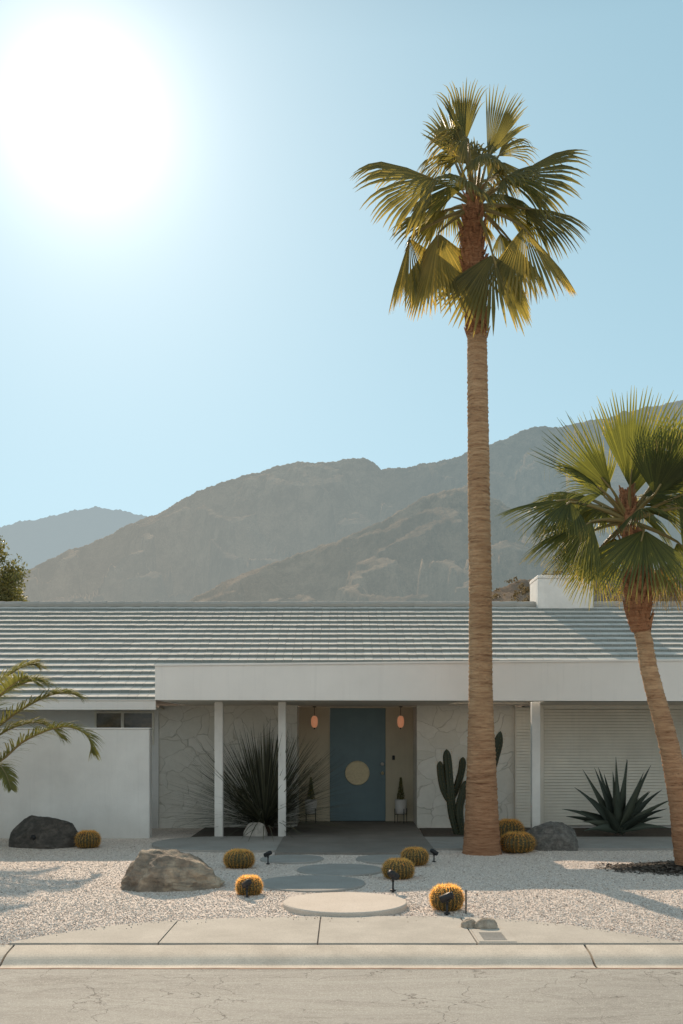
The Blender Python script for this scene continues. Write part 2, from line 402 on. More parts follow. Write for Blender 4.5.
# walkway in front of the house, rounded at its left end, and porch slab
PX0, PX1 = -.93, 1.33
mb = MB()
arc = [(-1.9+.98*cos(a)*1.0, 15.25+.97*sin(a)) for a in np.linspace(pi*.5, pi*1.5, 18)]
mb.prism([(PX0-.006, 14.28), (PX0-.006, 16.22)] + arc, -.05, .028, .0)
mb.prism([(PX1+.006, 14.5), (14, 14.5), (14, 16.15), (PX1+.006, 16.15)], -.05, .028)
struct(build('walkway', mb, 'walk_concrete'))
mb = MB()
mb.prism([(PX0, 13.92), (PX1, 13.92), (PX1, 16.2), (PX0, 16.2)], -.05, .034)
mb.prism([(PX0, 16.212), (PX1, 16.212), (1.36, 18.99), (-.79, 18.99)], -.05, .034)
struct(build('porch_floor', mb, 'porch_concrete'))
mb = MB(); mb.prism([(-2.45, 16.23), (PX0-.01, 16.23), (PX0+.12, 17.95), (-2.45, 17.95)], -.05, .012)
mb.prism([(PX1+.02, 16.17), (14, 16.17), (14, 17.85), (PX1+.06, 17.85)], -.05, .012)
struct(build('planting_bed', mb, 'soil'))
def disc(cx, cy, r, z0, z1, name, label, mat='walk_concrete', bev=.008, grp=None):
    poly = [(cx+r*cos(a)*(1+.012*sin(3*a)), cy+r*sin(a)*(1+.012*sin(3*a))) for a in np.linspace(0, 2*pi, 65)[:-1]]
    mb = MB(); mb.prism(poly, z0, z1, bev); o = build(name, mb, mat, loc=(cx, cy, 0)); return tag(o, label, 'stepping stone', grp)
gs = 'round stepping stones up to the porch'
PADS = []
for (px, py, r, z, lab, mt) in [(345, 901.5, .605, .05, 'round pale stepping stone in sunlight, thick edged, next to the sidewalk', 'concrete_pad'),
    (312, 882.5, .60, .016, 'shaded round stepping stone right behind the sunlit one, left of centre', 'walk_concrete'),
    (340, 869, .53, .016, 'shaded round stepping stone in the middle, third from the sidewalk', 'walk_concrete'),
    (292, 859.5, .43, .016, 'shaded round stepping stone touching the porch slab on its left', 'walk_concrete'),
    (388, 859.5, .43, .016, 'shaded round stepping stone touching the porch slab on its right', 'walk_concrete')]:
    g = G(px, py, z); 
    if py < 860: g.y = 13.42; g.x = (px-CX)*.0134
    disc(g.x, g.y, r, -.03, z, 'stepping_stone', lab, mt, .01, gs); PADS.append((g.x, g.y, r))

# loose pebbles over the gravel
def inside(x, y):
    m = np.zeros_like(x, bool)
    for cx, cy, r in PADS: m |= (x-cx)**2+(y-cy)**2 < (r-.015)**2
    xs_ = np.array([p.x for p in ept]); ys_ = np.array([p.y for p in ept])
    e = np.interp(x, xs_, ys_, 7.97, 7.97); m |= y < e + .01
    m |= (x > PX0) & (x < PX1) & (y > 13.9); m |= (x > 1.3) & (y > 14.5)
    m |= (x > -1.9) & (x < PX0) & (y > 14.28); m |= ((x+1.9)**2+(y-15.25)**2 < .98**2) & (x < -1.9)
    m |= ((x-4.45)/1.05)**2 + ((y-12.55)/.55)**2 < 1
    return m
NPB = 170000
u = np.random.rand(NPB); Y = 7.99 + (16.2-7.99)*u**1.6; X = (np.random.rand(NPB)*2-1)*(.40*Y+.3)
keep = ~inside(X, Y) & ~((X < -3.0) & (Y > 16.1)); X = X[keep]; Y = Y[keep]; n = len(X)
ns = 260; xs2 = (np.random.rand(ns)*2-1)*2.9; e2_ = np.interp(xs2, [p.x for p in ept], [p.y for p in ept], 7.97, 7.97)
X = np.concatenate([X, xs2]); Y = np.concatenate([Y, e2_ - np.abs(np.random.randn(ns))*.10]); st_ = np.arange(len(X)) >= n
n = len(X)
R_ = .0045 + .0065*np.random.rand(n)**2.0 ; big = np.random.rand(n) < .012; R_[big] *= 1.7
base = np.array([(1,0,0),(0,1,0),(-1,0,0),(0,-1,0),(0,0,.45),(0,0,-.6)])
tri = np.array([(0,1,4),(1,2,4),(2,3,4),(3,0,4),(1,0,5),(2,1,5),(3,2,5),(0,3,5)])
ang = np.random.rand(n)*6.28; jit = 1+(np.random.rand(n,6,1)-.5)*.6
V = base[None]*jit*R_[:,None,None]; ca = np.cos(ang)[:,None]; sa = np.sin(ang)[:,None]
vx = V[:,:,0]*ca - V[:,:,1]*sa*.75; vy = V[:,:,0]*sa + V[:,:,1]*ca*.75
Z = np.array([gz(a, b) for a, b in zip(X, Y)]); Z[st_] = .016; Y[st_] = np.clip(Y[st_], 7.955, 99); R_[st_] *= .8
V = np.stack([vx+X[:,None], vy+Y[:,None], V[:,:,2]+(Z+R_*.35)[:,None]], 2).reshape(-1,3)
Fc = (tri[None]+6*np.arange(n)[:,None,None]).reshape(-1,3)
mb = MB(); mb.v = V; mb.f = Fc.tolist(); mb.t = np.repeat(np.random.rand(n), 6).tolist()
o = build('gravel', mb, 'pebble'); o['kind'] = 'stuff'; o['label'] = 'loose white and pinkish gravel covering the front yard'; o['category'] = 'gravel'

# leaf litter/mulch ring around the leaning palm
mb = MB()
for i in range(6500):
    a = random.random()*2*pi; r = min(1.35, sqrt(random.random())*random.choice((.8,1,1,1.15,1.3))); x = 4.45+1.0*r*cos(a); y = 12.55+.55*r*sin(a)
    h = max(0, .05*(1-r*r)); s = random.uniform(.012,.035); q = random.random()*6.28
    p = Vector((x, y, gz(x, y)+h+.01)); d = Vector((cos(q), sin(q), random.uniform(-.4,.5)))*s; e = Vector((-sin(q), cos(q), random.uniform(-.5,.5)))*s*.5
    mb.add([p-d, p+e, p+d, p-e], [(0,1,2,3)], random.random()*.4)
o = build('mulch', mb, 'dead_leaf'); 
mb2 = MB(); mb2.prism([(4.45+(.92+.16*noise.noise(Vector((cos(a)*2,sin(a)*2,3))))*cos(a), 12.55+(.44+.14*noise.noise(Vector((cos(a)*2.4,sin(a)*2.4,8))))*sin(a)) for a in np.linspace(0, 2*pi, 41)[:-1]], -.05, .010, .004)
struct(build('soil_patch', mb2, 'soil')); M_m = M['soil']; o.data.materials[0] = M['soil']; o['kind'] = 'stuff'; o['label'] = 'dark mulch on the ground around the leaning palm'; o['category'] = 'mulch'

# ------------------------------------------------------------------ mountains
def vnoise(x, y, seed=0):
    xi = np.floor(x).astype(int); yi = np.floor(y).astype(int); fx = x-xi; fy = y-yi
    fx = fx*fx*fx*(fx*(fx*6-15)+10); fy = fy*fy*fy*(fy*(fy*6-15)+10)
    def h(a, b):
        v = np.sin(a*127.1+b*311.7+seed*74.7)*43758.5453; return v-np.floor(v)
    return (h(xi,yi)*(1-fx)+h(xi+1,yi)*fx)*(1-fy)+(h(xi,yi+1)*(1-fx)+h(xi+1,yi+1)*fx)*fy
def ridged(x, y, seed, oct=7):
    s = 0; a = 1; w = 1; tot = 0
    for i in range(oct):
        n_ = 1-abs(2*vnoise(x, y, seed+i)-1); n_ = n_*n_*w; s = s+n_*a; tot += a; w = np.clip(n_*1.6, 0, 1); a *= .52; x = x*2.03+3.1; y = y*2.03+1.7
    return s/tot
def mountain(name, sky, D, depth, mat, amp, seed, label, f=1.0, back=.4, nx=900, ny=220, base=612, lean=.35, ex=1.1):
    px = np.array([a for a, b in sky], float); py = np.array([b for a, b in sky], float)
    X = np.linspace((px[0]-CX)*D/F, (px[-1]-CX)*D/F, nx); pxx = X/D*F+CX
    top = CAMH+(HY-np.interp(pxx, px, py))*D/F
    wob = sum(np.sin(pxx*f_*.11+p_)*a_ for f_, p_, a_ in [(1,.3,.5),(2.3,1.9,.45),(5.1,4.1,.35),(11.3,2.2,.28),(23,.7,.2),(47,3,.12)])
    top = top + wob*D/F*1.1
    t = np.linspace(-back, 1, ny)
    T, XX = np.meshgrid(t, X, indexing='ij'); TOP = np.tile(top, (ny,1))
    YY = D - T*depth
    prof = np.where(T < 0, 1+T*1.5, (1-np.clip(T,0,1))**ex)
    rn = ridged((XX+lean*YY)/(D*.10/f), YY/(D*.20/f), seed)
    env = np.where(T < 0, .02, np.clip(T*4, 0, 1)*(1-T)**.5+.015)
    Zz = TOP*prof + amp*TOP.max()*np.minimum(rn-.60, 0)*env*np.clip(TOP/TOP.max()*1.3, .1, 1)
    mb = MB(); V = np.stack([XX, YY, Zz], 2).reshape(-1,3); i, j = np.meshgrid(np.arange(ny-1), np.arange(nx-1), indexing='ij')
    q = np.stack([i*nx+j, (i+1)*nx+j, (i+1)*nx+j+1, i*nx+j+1], 2).reshape(-1,4)
    mb.v = V; mb.f = q.tolist(); mb.t = [.5]*len(V)
    return struct(build(name, mb, mat, smooth=True))
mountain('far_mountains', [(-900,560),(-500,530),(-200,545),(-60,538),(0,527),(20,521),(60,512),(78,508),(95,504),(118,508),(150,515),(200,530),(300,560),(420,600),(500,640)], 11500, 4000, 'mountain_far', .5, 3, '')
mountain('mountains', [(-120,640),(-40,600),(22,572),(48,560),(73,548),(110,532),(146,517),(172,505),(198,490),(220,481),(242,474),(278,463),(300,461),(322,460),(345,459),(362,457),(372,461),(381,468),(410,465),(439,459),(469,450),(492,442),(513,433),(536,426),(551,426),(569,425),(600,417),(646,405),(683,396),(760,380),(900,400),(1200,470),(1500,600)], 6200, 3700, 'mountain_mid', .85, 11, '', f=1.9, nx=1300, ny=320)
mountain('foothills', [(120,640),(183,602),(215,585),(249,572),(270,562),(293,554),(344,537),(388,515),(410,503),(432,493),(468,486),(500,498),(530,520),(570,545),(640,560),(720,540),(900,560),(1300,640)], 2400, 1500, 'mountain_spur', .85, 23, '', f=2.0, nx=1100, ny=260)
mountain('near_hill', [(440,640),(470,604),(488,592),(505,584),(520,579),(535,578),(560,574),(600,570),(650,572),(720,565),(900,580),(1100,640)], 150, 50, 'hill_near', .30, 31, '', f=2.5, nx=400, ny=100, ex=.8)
mb = MB()
for i in range(700):   # scrub on the near hill
    D = random.uniform(115, 150); px = random.uniform(470, 760); tt = (150-D)/50
    zt = CAMH+(HY-np.interp(px, [470,488,505,520,560,600,720], [604,592,584,579,574,570,565]))*150/F
    z = zt*(1-tt)**.8; x = (px-CX)*150/F; r = random.uniform(.25,.8)
    for j in range(26):
        d = Vector((random.gauss(0,1), random.gauss(0,1), abs(random.gauss(0,1)))).normalized()*r*random.uniform(.4,1)
        p = Vector((x, D, z+.1))+d; a = Vector((random.gauss(0,1), random.gauss(0,1), random.gauss(0,1))).normalized()*r*.22; b = a.cross(Vector((random.random(), random.random(), random.random()))).normalized()*r*.16
        mb.add([p-a, p+b, p+a, p-b], [(0,1,2,3)], random.random())
o = build('desert_scrub', mb, 'scrub_leaf'); o['kind'] = 'stuff'; o['label'] = 'dry brown scrub scattered over the hill behind the roof'; o['category'] = 'scrub'

# ------------------------------------------------------------------ house
H = thing('house', 'low white mid-century house with grey tiled roof, flat-roofed porch and teal front door', 'house', (0, 18, 0))
EY, EZ, SL = 17.0, 2.27, .413; NR = 18; RY = 22.55; RZ = EZ + SL*(RY-EY); SP = (RY-EY)/NR
mb = MB(); th = .052
for r in range(NR):
    y0 = EY + r*SP; z0 = EZ + r*SP*SL; x = -13 + (r % 2)*.16
    while x < 13:
        w = .17; j = random.uniform(-.0025,.0025); jy = random.uniform(-.003,.003); tn = min(1, max(0, random.gauss(.66,.10)))
        y1 = y0+SP+.05; a = z0+th+j; b = z0+SP*SL+.012+j; zz0 = z0-.006
        lo = th*.9
        mb.hexa([(x+.003,y0+jy,zz0),(x+w-.003,y0+jy,zz0),(x+.003,y1,b-.02),(x+w-.003,y1,b-.02),(x+.003,y0+jy,a),(x+w-.003,y0+jy,a),(x+.003,y1,b),(x+w-.003,y1,b)], .35+.65*tn)
        mb.add([(x+.002,y0+jy-.003,zz0),(x+w-.002,y0+jy-.003,zz0),(x+w-.002,y0+jy-.003,a-.002),(x+.002,y0+jy-.003,a-.002)], [(0,1,2,3)], .12*tn)  # butt face coloured dark: shade painted in to deepen the course bands
        x += w
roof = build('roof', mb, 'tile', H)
mb = MB(); x = -13
while x < 13:
    mb.tube([(x, RY+.02, RZ+.035), (x+.40, RY+.02, RZ+.05+random.uniform(-.004,.004))], [.085,.085], 8, .3); x += .385
build('ridge_cap', mb, 'tile', roof)
mb = MB(); mb.add([(-13,EY+.02,EZ-.012),(13,EY+.02,EZ-.012),(13,RY+.04,RZ-.01),(-13,RY+.04,RZ-.01),(13,RY+5.5,EZ-.012),(-13,RY+5.5,EZ-.012)], [(0,1,2,3),(3,2,4,5)], .4)
build('underlayment', mb, 'tile', roof)
XL = -2.816
# main eave board on the left
mb = MB(); mb.box(-13, -3.16, EY-.002, EY+.045, 2.10, EZ-.012); mb.box(-13,-3.16,EY-.02,EY+.03,EZ-.012,EZ+.004); build('eave_board', mb, 'fascia_paint', H)
mb = MB(); mb.box(-13, -3.17, EY+.048, 17.925, 2.125, 2.15); build('eave_soffit', mb, 'soffit', H)
# porch flat roof: fascia drifts back a little to the right
XL, XR = -2.816, 12.0
def fy(x): return 15.1 + (x-XL)*(.5/8.3)
def fz(x): return 2.742 + (x-XL)*(.115/8.3)
mb = MB()
def fas(y_off0, y_off1, zlo, zhi):
    mb.hexa([(XL, fy(XL)+y_off0, zlo(XL)), (XR, fy(XR)+y_off0, zlo(XR)), (XL, fy(XL)+y_off1, zlo(XL)), (XR, fy(XR)+y_off1, zlo(XR)),
             (XL, fy(XL)+y_off0, zhi(XL)), (XR, fy(XR)+y_off0, zhi(XR)), (XL, fy(XL)+y_off1, zhi(XL)), (XR, fy(XR)+y_off1, zhi(XR))])
fas(0, .07, lambda x: 2.2, lambda x: fz(x)-.03)
mb.box(XL, XL+.06, 15.175, 17.6, 2.2, 2.70)
fb = build('fascia', mb, 'fascia_paint', H)
mb = MB(); fas(-.018, .09, lambda x: fz(x)-.029, fz); build('drip_edge', mb, 'fascia_paint', fb)
mb = MB(); mb.box(XL+.062, 1.85, 15.9, 17.955, 2.205, 2.32); mb.box(3.25, 12, 15.9, 17.835, 2.205, 2.32); mb.box(1.852, 3.248, 17.3, 17.835, 2.205, 2.3)
mb.hexa([(XL+.062, fy(XL)+.08, 2.205), (XR, fy(XR)+.08, 2.205), (XL+.062, 15.898, 2.205), (XR, 15.898+.35, 2.205), (XL+.062, fy(XL)+.08, 2.3), (XR, fy(XR)+.08, 2.3), (XL+.062, 15.898, 2.3), (XR, 15.898+.35, 2.3)])
mb.box(-.79, 1.35, 17.957, 19.0, 2.205, 2.32)
build('porch_roof', mb, 'soffit', H)
# columns
def post(cx, cy, w=.135):
    mb = MB(); mb.cbox(cx-w/2, cx+w/2, cy-w/2, cy+w/2, .0, 2.205, .006); p = build('post', mb, 'white_paint', H); return p
post((218.7-CX)*.01620, 16.25); post((282-CX)*.01620, 16.25, .125); post((536-CX)*.01620, 16.25, .135); post(6.3, 16.25)
# stone walls
for xa, xb, ra, rb in [((159-CX)*.01796, (297-CX)*.01796, (297-CX)*.01796-.32, (297-CX)*.01796-.002), ((417-CX)*.01796, (515-CX)*.01796, (417-CX)*.01796+.002, (417-CX)*.01796+.32)]:
    mb = MB(); mb.box(xa, xb, 17.96, 18.3, -.02, 2.2); mb.box(ra, rb, 18.3, 19.0, -.02, 2.2); build('stone_wall', mb, 'flagstone', H)
mb = MB(); mb.box(-13, (159-CX)*.01796-.003, 17.93, 18.3, -.02, 2.13); build('wall', mb, 'plaster', H)
mb = MB(); mb.box((297-CX)*.01796-.1, (330-CX)*.01895-.004, 18.97, 19.1, 0, 2.2); mb.box((385.5-CX)*.01895+.004, (417-CX)*.01796+.1, 18.97, 19.1, 0, 2.2)
mb.box((330-CX)*.01895-.003, (385.5-CX)*.01895+.003, 18.97, 19.1, 2.182, 2.2)
build('entry_wall', mb, 'cream_wall', H)
# door
dx0, dx1 = (330-CX)*.01895, (385.5-CX)*.01895
mb = MB(); mb.box(dx0, dx1, 18.955, 19.02, .045, 2.18); door = build('door', mb, 'door_paint', H)
cxm = (357.3-CX)*.01895; czm = CAMH+(HY-773)*.01895
mb = MB(); mb.lathe([(.222,0),(.232,.006),(.232,.02),(.22,.03),(.20,.026),(.12,.03),(.0,.034)], 40, (cxm, 18.955, czm), axis='Y'); build('brass_medallion', mb, 'brass', door)
kx = (382.3-CX)*.01895
mb = MB(); mb.lathe([(.032,0),(.032,.012),(.012,.016),(.012,.05),(.03,.06),(.03,.08),(.0,.09)], 16, (kx, 18.955, CAMH+(HY-764)*.01895), axis='Y'); build('lock', mb, 'silver', door, True)
mb = MB(); mb.lathe([(.026,0),(.026,.012),(.011,.016),(.011,.04),(.028,.05),(.03,.07),(.0,.085)], 16, (kx, 18.955, CAMH+(HY-773)*.01895), axis='Y'); build('handle', mb, 'brass', door, True)
mb = MB(); mb.box(dx0-.0, dx1+.0, 18.93, 19.05, .034, .0435); build('threshold', mb, 'black_metal', H)
mb = MB(); bx = (393.5-CX)*.01895; bz = CAMH+(HY-757)*.01895; mb.cbox(bx-.025, bx+.025, 18.945, 18.97, bz-.055, bz+.03, .008); build('doorbell', mb, 'black_metal', H)
# garage screen of horizontal slats
def louvre(x0, x1, z0, z1, y, n):  # overlapping horizontal slats with a dark gap under each
    mb = MB(); h = (z1-z0)/n
    for i in range(n):
        za = z0+i*h; mb.add([(x0,y,za),(x1,y,za),(x1,y+.012,za+h*.88),(x0,y+.012,za+h*.88),(x1,y+.03,za+h),(x0,y+.03,za+h),(x0,y+.03,za),(x1,y+.03,za)], [(0,1,2,3),(3,2,4,5),(0,6,7,1)])
    mb.box(x0, x1, y+.052, y+.08, z0, z1); return mb
g0, g1 = (540-CX)*.0179, 8.0
gd = build('garage_door', louvre(g0+.06, g1, .06, 2.13, 17.88, 38), 'frame_white', H)
mb = MB(); mb.box(g0-.03, g0+.055, 17.84, 17.96, -.02, 2.2); mb.box(g0+.06, g1, 17.84, 17.96, 2.135, 2.2); build('frame', mb, 'frame_white', gd)
build('slatted_panel', louvre((516-CX)*.0179, g0-.035, .02, 2.17, 17.88, 38), 'frame_white', H)
mb = MB(); mb.box((515.4-CX)*.0179-.01, (515.9-CX)*.0179+.001, 17.88, 17.96, 0, 2.2); build('trim', mb, 'soffit', H)
mb = MB(); mb.box(g0-.25, 13, 17.965, 18.3, -.02, 2.2); build('wall', mb, 'plaster', H)
# clerestory windows over the garden wall
wf = MB()
wx = [(94.5-CX)*.0179, (123-CX)*.0179, (154-CX)*.0179]; wz0, wz1 = 1.5, CAMH+(HY-711.5)*.0179
for i in range(2):
    a, b = wx[i]+.035, wx[i+1]-.035
    if i: a -= .02
    m1 = MB(); m1.box(wx[i], a, 17.895, 17.93, wz0, wz1); m1.box(b, wx[i+1]-.002, 17.895, 17.93, wz0, wz1); m1.box(a, b, 17.895, 17.93, wz1-.03, wz1); m1.box(a, b, 17.895, 17.93, wz0, wz0+.04)
    w = build('window', m1, 'frame_white', H)
    m2 = MB(); m2.box(a, b, 17.912, 17.928, wz0+.04, wz1-.03); build('pane', m2, 'window_glass', w)
# chimney behind the ridge
c0, c1 = (533.5-CX)*.0228, (588-CX)*.0228
mb = MB(); mb.cbox(c0, c1, 22.3, 23.25, 3.9, CAMH+(HY-578)*.0223, .015); ch = build('chimney', mb, 'white_paint', H)
mb = MB(); mb.cbox(c0-.008, c1+.008, 22.292, 23.26, CAMH+(HY-578)*.0223+.001, CAMH+(HY-575)*.0223, .012); build('cap', mb, 'fascia_paint', ch)
mb = MB(); mb.box(-13, -12.9, EY+.3, RY+5, 0, 2.2); mb.box(12.9, 13, EY+.3, RY+5, 0, 2.2); mb.box(-12.9, 12.9, RY+4.9, RY+5, 0, 2.2); build('wall', mb, 'plaster', H)

# garden wall
W = thing('garden_wall', 'white rendered garden wall standing forward of the house on the left', 'wall', (-3.1, 16.2, 0))
mb = MB(); xr = (149.5-CX)*.0162; mb.cbox(-9, xr, 16.2, 16.42, -.02, CAMH+(HY-729)*.0162, .012); build('wall_body', mb, 'plaster', W)
mb = MB(); zt = CAMH+(HY-729)*.0162; mb.cbox(-9, xr+.012, 16.188, 16.432, zt+.001, zt+.02, .006); build('coping', mb, 'fascia_paint', W)

# pendant lamps
def lamp():
    t = thing('pendant_lamp', 'x', 'lamp', (0,0,0), 'pink glass pendant lamps beside the front door')
    mb = MB(); mb.tube([(0,0,.0),(0,0,-.19)], .006, 6); mb.lathe([(.0,0),(.035,-.005),(.035,-.02),(.0,-.025)][::1], 12); build('cord', mb, 'black_metal', t, local=True)
    mb = MB(); mb.lathe([(.0,-.40),(.03,-.395),(.05,-.37),(.062,-.32),(.062,-.25),(.052,-.21),(.035,-.19),(.02,-.18)], 20); build('lamp_shade', mb, 'lamp_glass', t, True, local=True)
    mb = MB(); mb.tube([(0,0,-.40),(0,0,-.43)], [.02,.006], 8); build('finial', mb, 'black_metal', t, local=True); return t
L1 = lamp(); L1.location = ((314.5-CX)*.0186, 18.55, 2.205); L1['label'] = 'lit pink glass pendant lamp left of the teal door'
dup(L1, ((400.5-CX)*.0186, 18.55, 2.205), label='lit pink glass pendant lamp right of the teal door')
# potted shrubs on stands
def potted():
    t = thing('potted_plant', 'x', 'potted plant', (0,0,0), 'white pots on black stands beside the front door')
    mb = MB(); mb.lathe([(.0,.17),(.085,.17),(.10,.19),(.115,.44),(.105,.44),(.10,.41),(.0,.41)], 24); build('pot', mb, 'pot_white', t, True, local=True)
    mb = MB()
    for a in range(4):
        q = a*pi/2+pi/4; mb.tube([(.125*cos(q),.125*sin(q),0),(.125*cos(q),.125*sin(q),.27)], .007, 6)
    mb.tube([(.125*cos(pi/4),.125*sin(pi/4),.165),(-.125*cos(pi/4),-.125*sin(pi/4),.165)], .006, 6); mb.tube([(-.125*cos(pi/4),.125*sin(pi/4),.163),(.125*cos(pi/4),-.125*sin(pi/4),.163)], .006, 6)
    build('stand', mb, 'black_metal', t, local=True)
    mb = MB(); mb.tube([(0,0,.4),(0,0,.8)], [.012,.004], 6, .2)
    for i in range(900):
        h = random.random()**1.1; z = .43+.40*h; r = (.075*(1-h)+.01)*sqrt(random.uniform(.2,1)); a = random.random()*6.28
        p = Vector((r*cos(a), r*sin(a), z)); d = Vector((cos(a)*.5, sin(a)*.5, .9)).normalized()*.03; e = Vector((-sin(a), cos(a), random.uniform(-.3,.3)))*.007
        mb.add([p-e, p+e, p+d], [(0,1,2)], random.random())
    build('shrub', mb, 'tree_leaf', t, local=True); return t
PT = potted(); PT.location = ((310.5-CX)*.0184, 18.62, .034); PT['label'] = 'small cone shrub in a white pot left of the teal door'
dup(PT, ((401.5-CX)*.0184, 18.62, .034), 1.2, 1, 'small cone shrub in a white pot right of the teal door')

# ------------------------------------------------------------------ palms
def fan(mb, hub, d, n, R, A=1.7, nseg=38, droop=.25, tip=.35, fold=-.55, tone=.15, seed=0, split=.45, tipdead=.5):
    rnd = random.Random(seed); hub = Vector(hub); d = Vector(d).normalized(); n = Vector(n); n = (n - d*n.dot(d)).normalized(); s = d.cross(n)
    st = [.03, .18, .36, split, .66, .8, .91, 1.0]
    for i in range(nseg):
        a = -A+2*A*i/(nseg-1); dA = A/(nseg-1)*.98
        L = R*(.74+.26*cos(a*.9))*rnd.uniform(.92,1.04)*(.75 if rnd.random() < .05 else 1); tw = rnd.uniform(.5,1.6); dr = droop*rnd.uniform(.8,1.25)
        u = (d*cos(a)+s*sin(a)); lift = n*(fold*abs(sin(a))**1.3)
        u2 = (u+lift).normalized(); side = (s*cos(a)-d*sin(a)).normalized()
        vs = []; tn = []; dj = rnd.uniform(-.05,.05); tb = tone+rnd.uniform(-.13,.13)+(.05 if i % 2 else -.05)
        prev = hub.copy(); lastr = 0
        for r in st:
            # direction turns toward gravity along the length
            bend = dr*r*r + tip*tw*max(0, r-.55)**1.5*2.4
            dd = (u2 + Vector((0,0,-1))*bend*1.6 + side*dj*max(0, r-split)*3).normalized()
            prev = prev + dd*L*(r-lastr); lastr = r
            w = (r if r <= split else split*((1-r)/(1-split))**.75)*L*tan(dA)*1.02 + .0012
            nn = side.cross(dd)
            if nn.dot(n) < 0: nn = -nn
            vs += [prev-side*w, prev+nn*w*1.1, prev+side*w]
            tt = tb + max(0, r-.72)*1.2*tipdead*1.6; tn += [tt, tt+.03, tt]
        fs = []
        for k in range(len(st)-1):
            b = k*3; fs += [(b, b+1, b+4, b+3), (b+1, b+2, b+5, b+4)]
        mb.add(vs, fs, tn)
        if rnd.random() < .45:   # hanging thread
            p = Vector(vs[3*5+1]); q = p+Vector((rnd.uniform(-.03,.03), rnd.uniform(-.03,.03), -rnd.uniform(.08,.25)*R)); e = side*.0018
            mb.add([p-e, p+e, q+e, q-e], [(0,1,2,3)], .85)
def frond(root, top, hub, d, n, R, mat=None, sag=.12, pr=.022, **kw):
    mat = mat or ('fan_leaf' if hub[1] > 13.3 else 'fan_leaf_green')
    mb = MB(); fan(mb, hub, d, n, R, **kw); f = build('frond', mb, mat, root, True)
    top = Vector(top); hub = Vector(hub); d = Vector(d).normalized(); L = (hub-top).length
    c = (top+hub)/2 + Vector((0,0,sag*L)); pts = []
    for i in range(9):
        t = i/8; pts.append(top*(1-t)**2 + c*2*t*(1-t) + hub*t*t)
    pts.append(hub+d*R*.18)
    mb = MB(); mb.tube(pts, [pr*(1.5-.95*i/9) for i in range(10)], 6, .45); build('petiole', mb, 'petiole', f, True)
def palm_trunk(path, rads, mat_name, seed, ringh=.055, amp=.018, n=34):
    # path: list of points, rads at them; interpolate finely, add ragged leaf-scar rings
    path = [Vector(p) for p in path]; seg = []
    L = [0]
    for a, b in zip(path[:-1], path[1:]): L.append(L[-1]+(b-a).length)
    tot = L[-1]; m = int(tot/.018); mb = MB(); vs = []; fs = []
    for i in range(m+1):
        s = tot*i/m; k = max(j for j in range(len(L)-1) if L[j] <= s+1e-6); t = (s-L[k])/(L[k+1]-L[k])
        # catmull-rom
        p0 = path[max(k-1,0)]; p1 = path[k]; p2 = path[k+1]; p3 = path[min(k+2, len(path)-1)]
        p = .5*((2*p1)+(p2-p0)*t+(2*p0-5*p1+4*p2-p3)*t*t+(3*p1-p0-3*p2+p3)*t**3)
        r = rads[k]*(1-t)+rads[k+1]*t
        for q in range(n):
            a = 2*pi*q/n
            wob = noise.noise(Vector((cos(a)*1.3, sin(a)*1.3, s*2.5+seed)))*.8
            ph = (s/ringh + wob + 2.2*noise.noise(Vector((cos(a)*.5+7, sin(a)*.5, s*.8+seed)))) % 1.0
            saw = (1-ph)*.6 + .5*noise.noise(Vector((cos(a)*4, sin(a)*4, s*22+seed)))+.5*noise.noise(Vector((cos(a)*9, sin(a)*9, s*50+seed)))
            rr = r*(1+.03*noise.noise(Vector((cos(a), sin(a), s*.9+seed)))) + amp*(saw-.4)
            vs.append((p.x+rr*cos(a), p.y+rr*sin(a), p.z))
    for i in range(m):
        for q in range(n): fs.append((i*n+q, i*n+(q+1)%n, (i+1)*n+(q+1)%n, (i+1)*n+q))
    fs += [tuple(range(n-1,-1,-1)), tuple(m*n+q for q in range(n))]
    mb.add(vs, fs); return mb
def boots(path, rads, n, seed, ln=.2):
    rnd = random.Random(seed); mb = MB(); path = [Vector(p) for p in path]
    for i in range(n):
        t = (i+rnd.random())/n*(len(path)-1); k = min(int(t), len(path)-2); f_ = t-k; c = path[k].lerp(path[k+1], f_); r = rads[k]*(1-f_)+rads[k+1]*f_
        a = i*2.399+rnd.uniform(-.2,.2); o = Vector((cos(a), sin(a), 0)); sd = Vector((-sin(a), cos(a), 0)); w = rnd.uniform(.03,.055); l = ln*rnd.uniform(.6,1.2); out = rnd.uniform(.15,.5)
        p0 = c+o*(r*.9); p1 = p0+Vector((0,0,l*.6))+o*l*out*.5; p2 = p0+Vector((0,0,l))+o*l*out+sd*rnd.uniform(-.02,.02)
        vs = [p0-sd*w, p0+sd*w, p0+o*.03, p1-sd*w*.6, p1+sd*w*.6, p1+o*.025, p2-sd*w*.35, p2+sd*w*.35, p2+o*.012]
        mb.add(vs, [(0,2,5,3),(2,1,4,5),(0,3,4,1),(3,5,8,6),(5,4,7,8),(3,6,7,4),(6,8,7)], rnd.random())
        for j in range(5):    # loose fibres
            b = p1.lerp(p2, rnd.random()); e = b+o*rnd.uniform(.0,.06)+sd*rnd.uniform(-.08,.08)+Vector((0,0,rnd.uniform(-.16,.05))); mb.add([b-sd*.002, b+sd*.002, e], [(0,1,2)], rnd.random())
    return mb

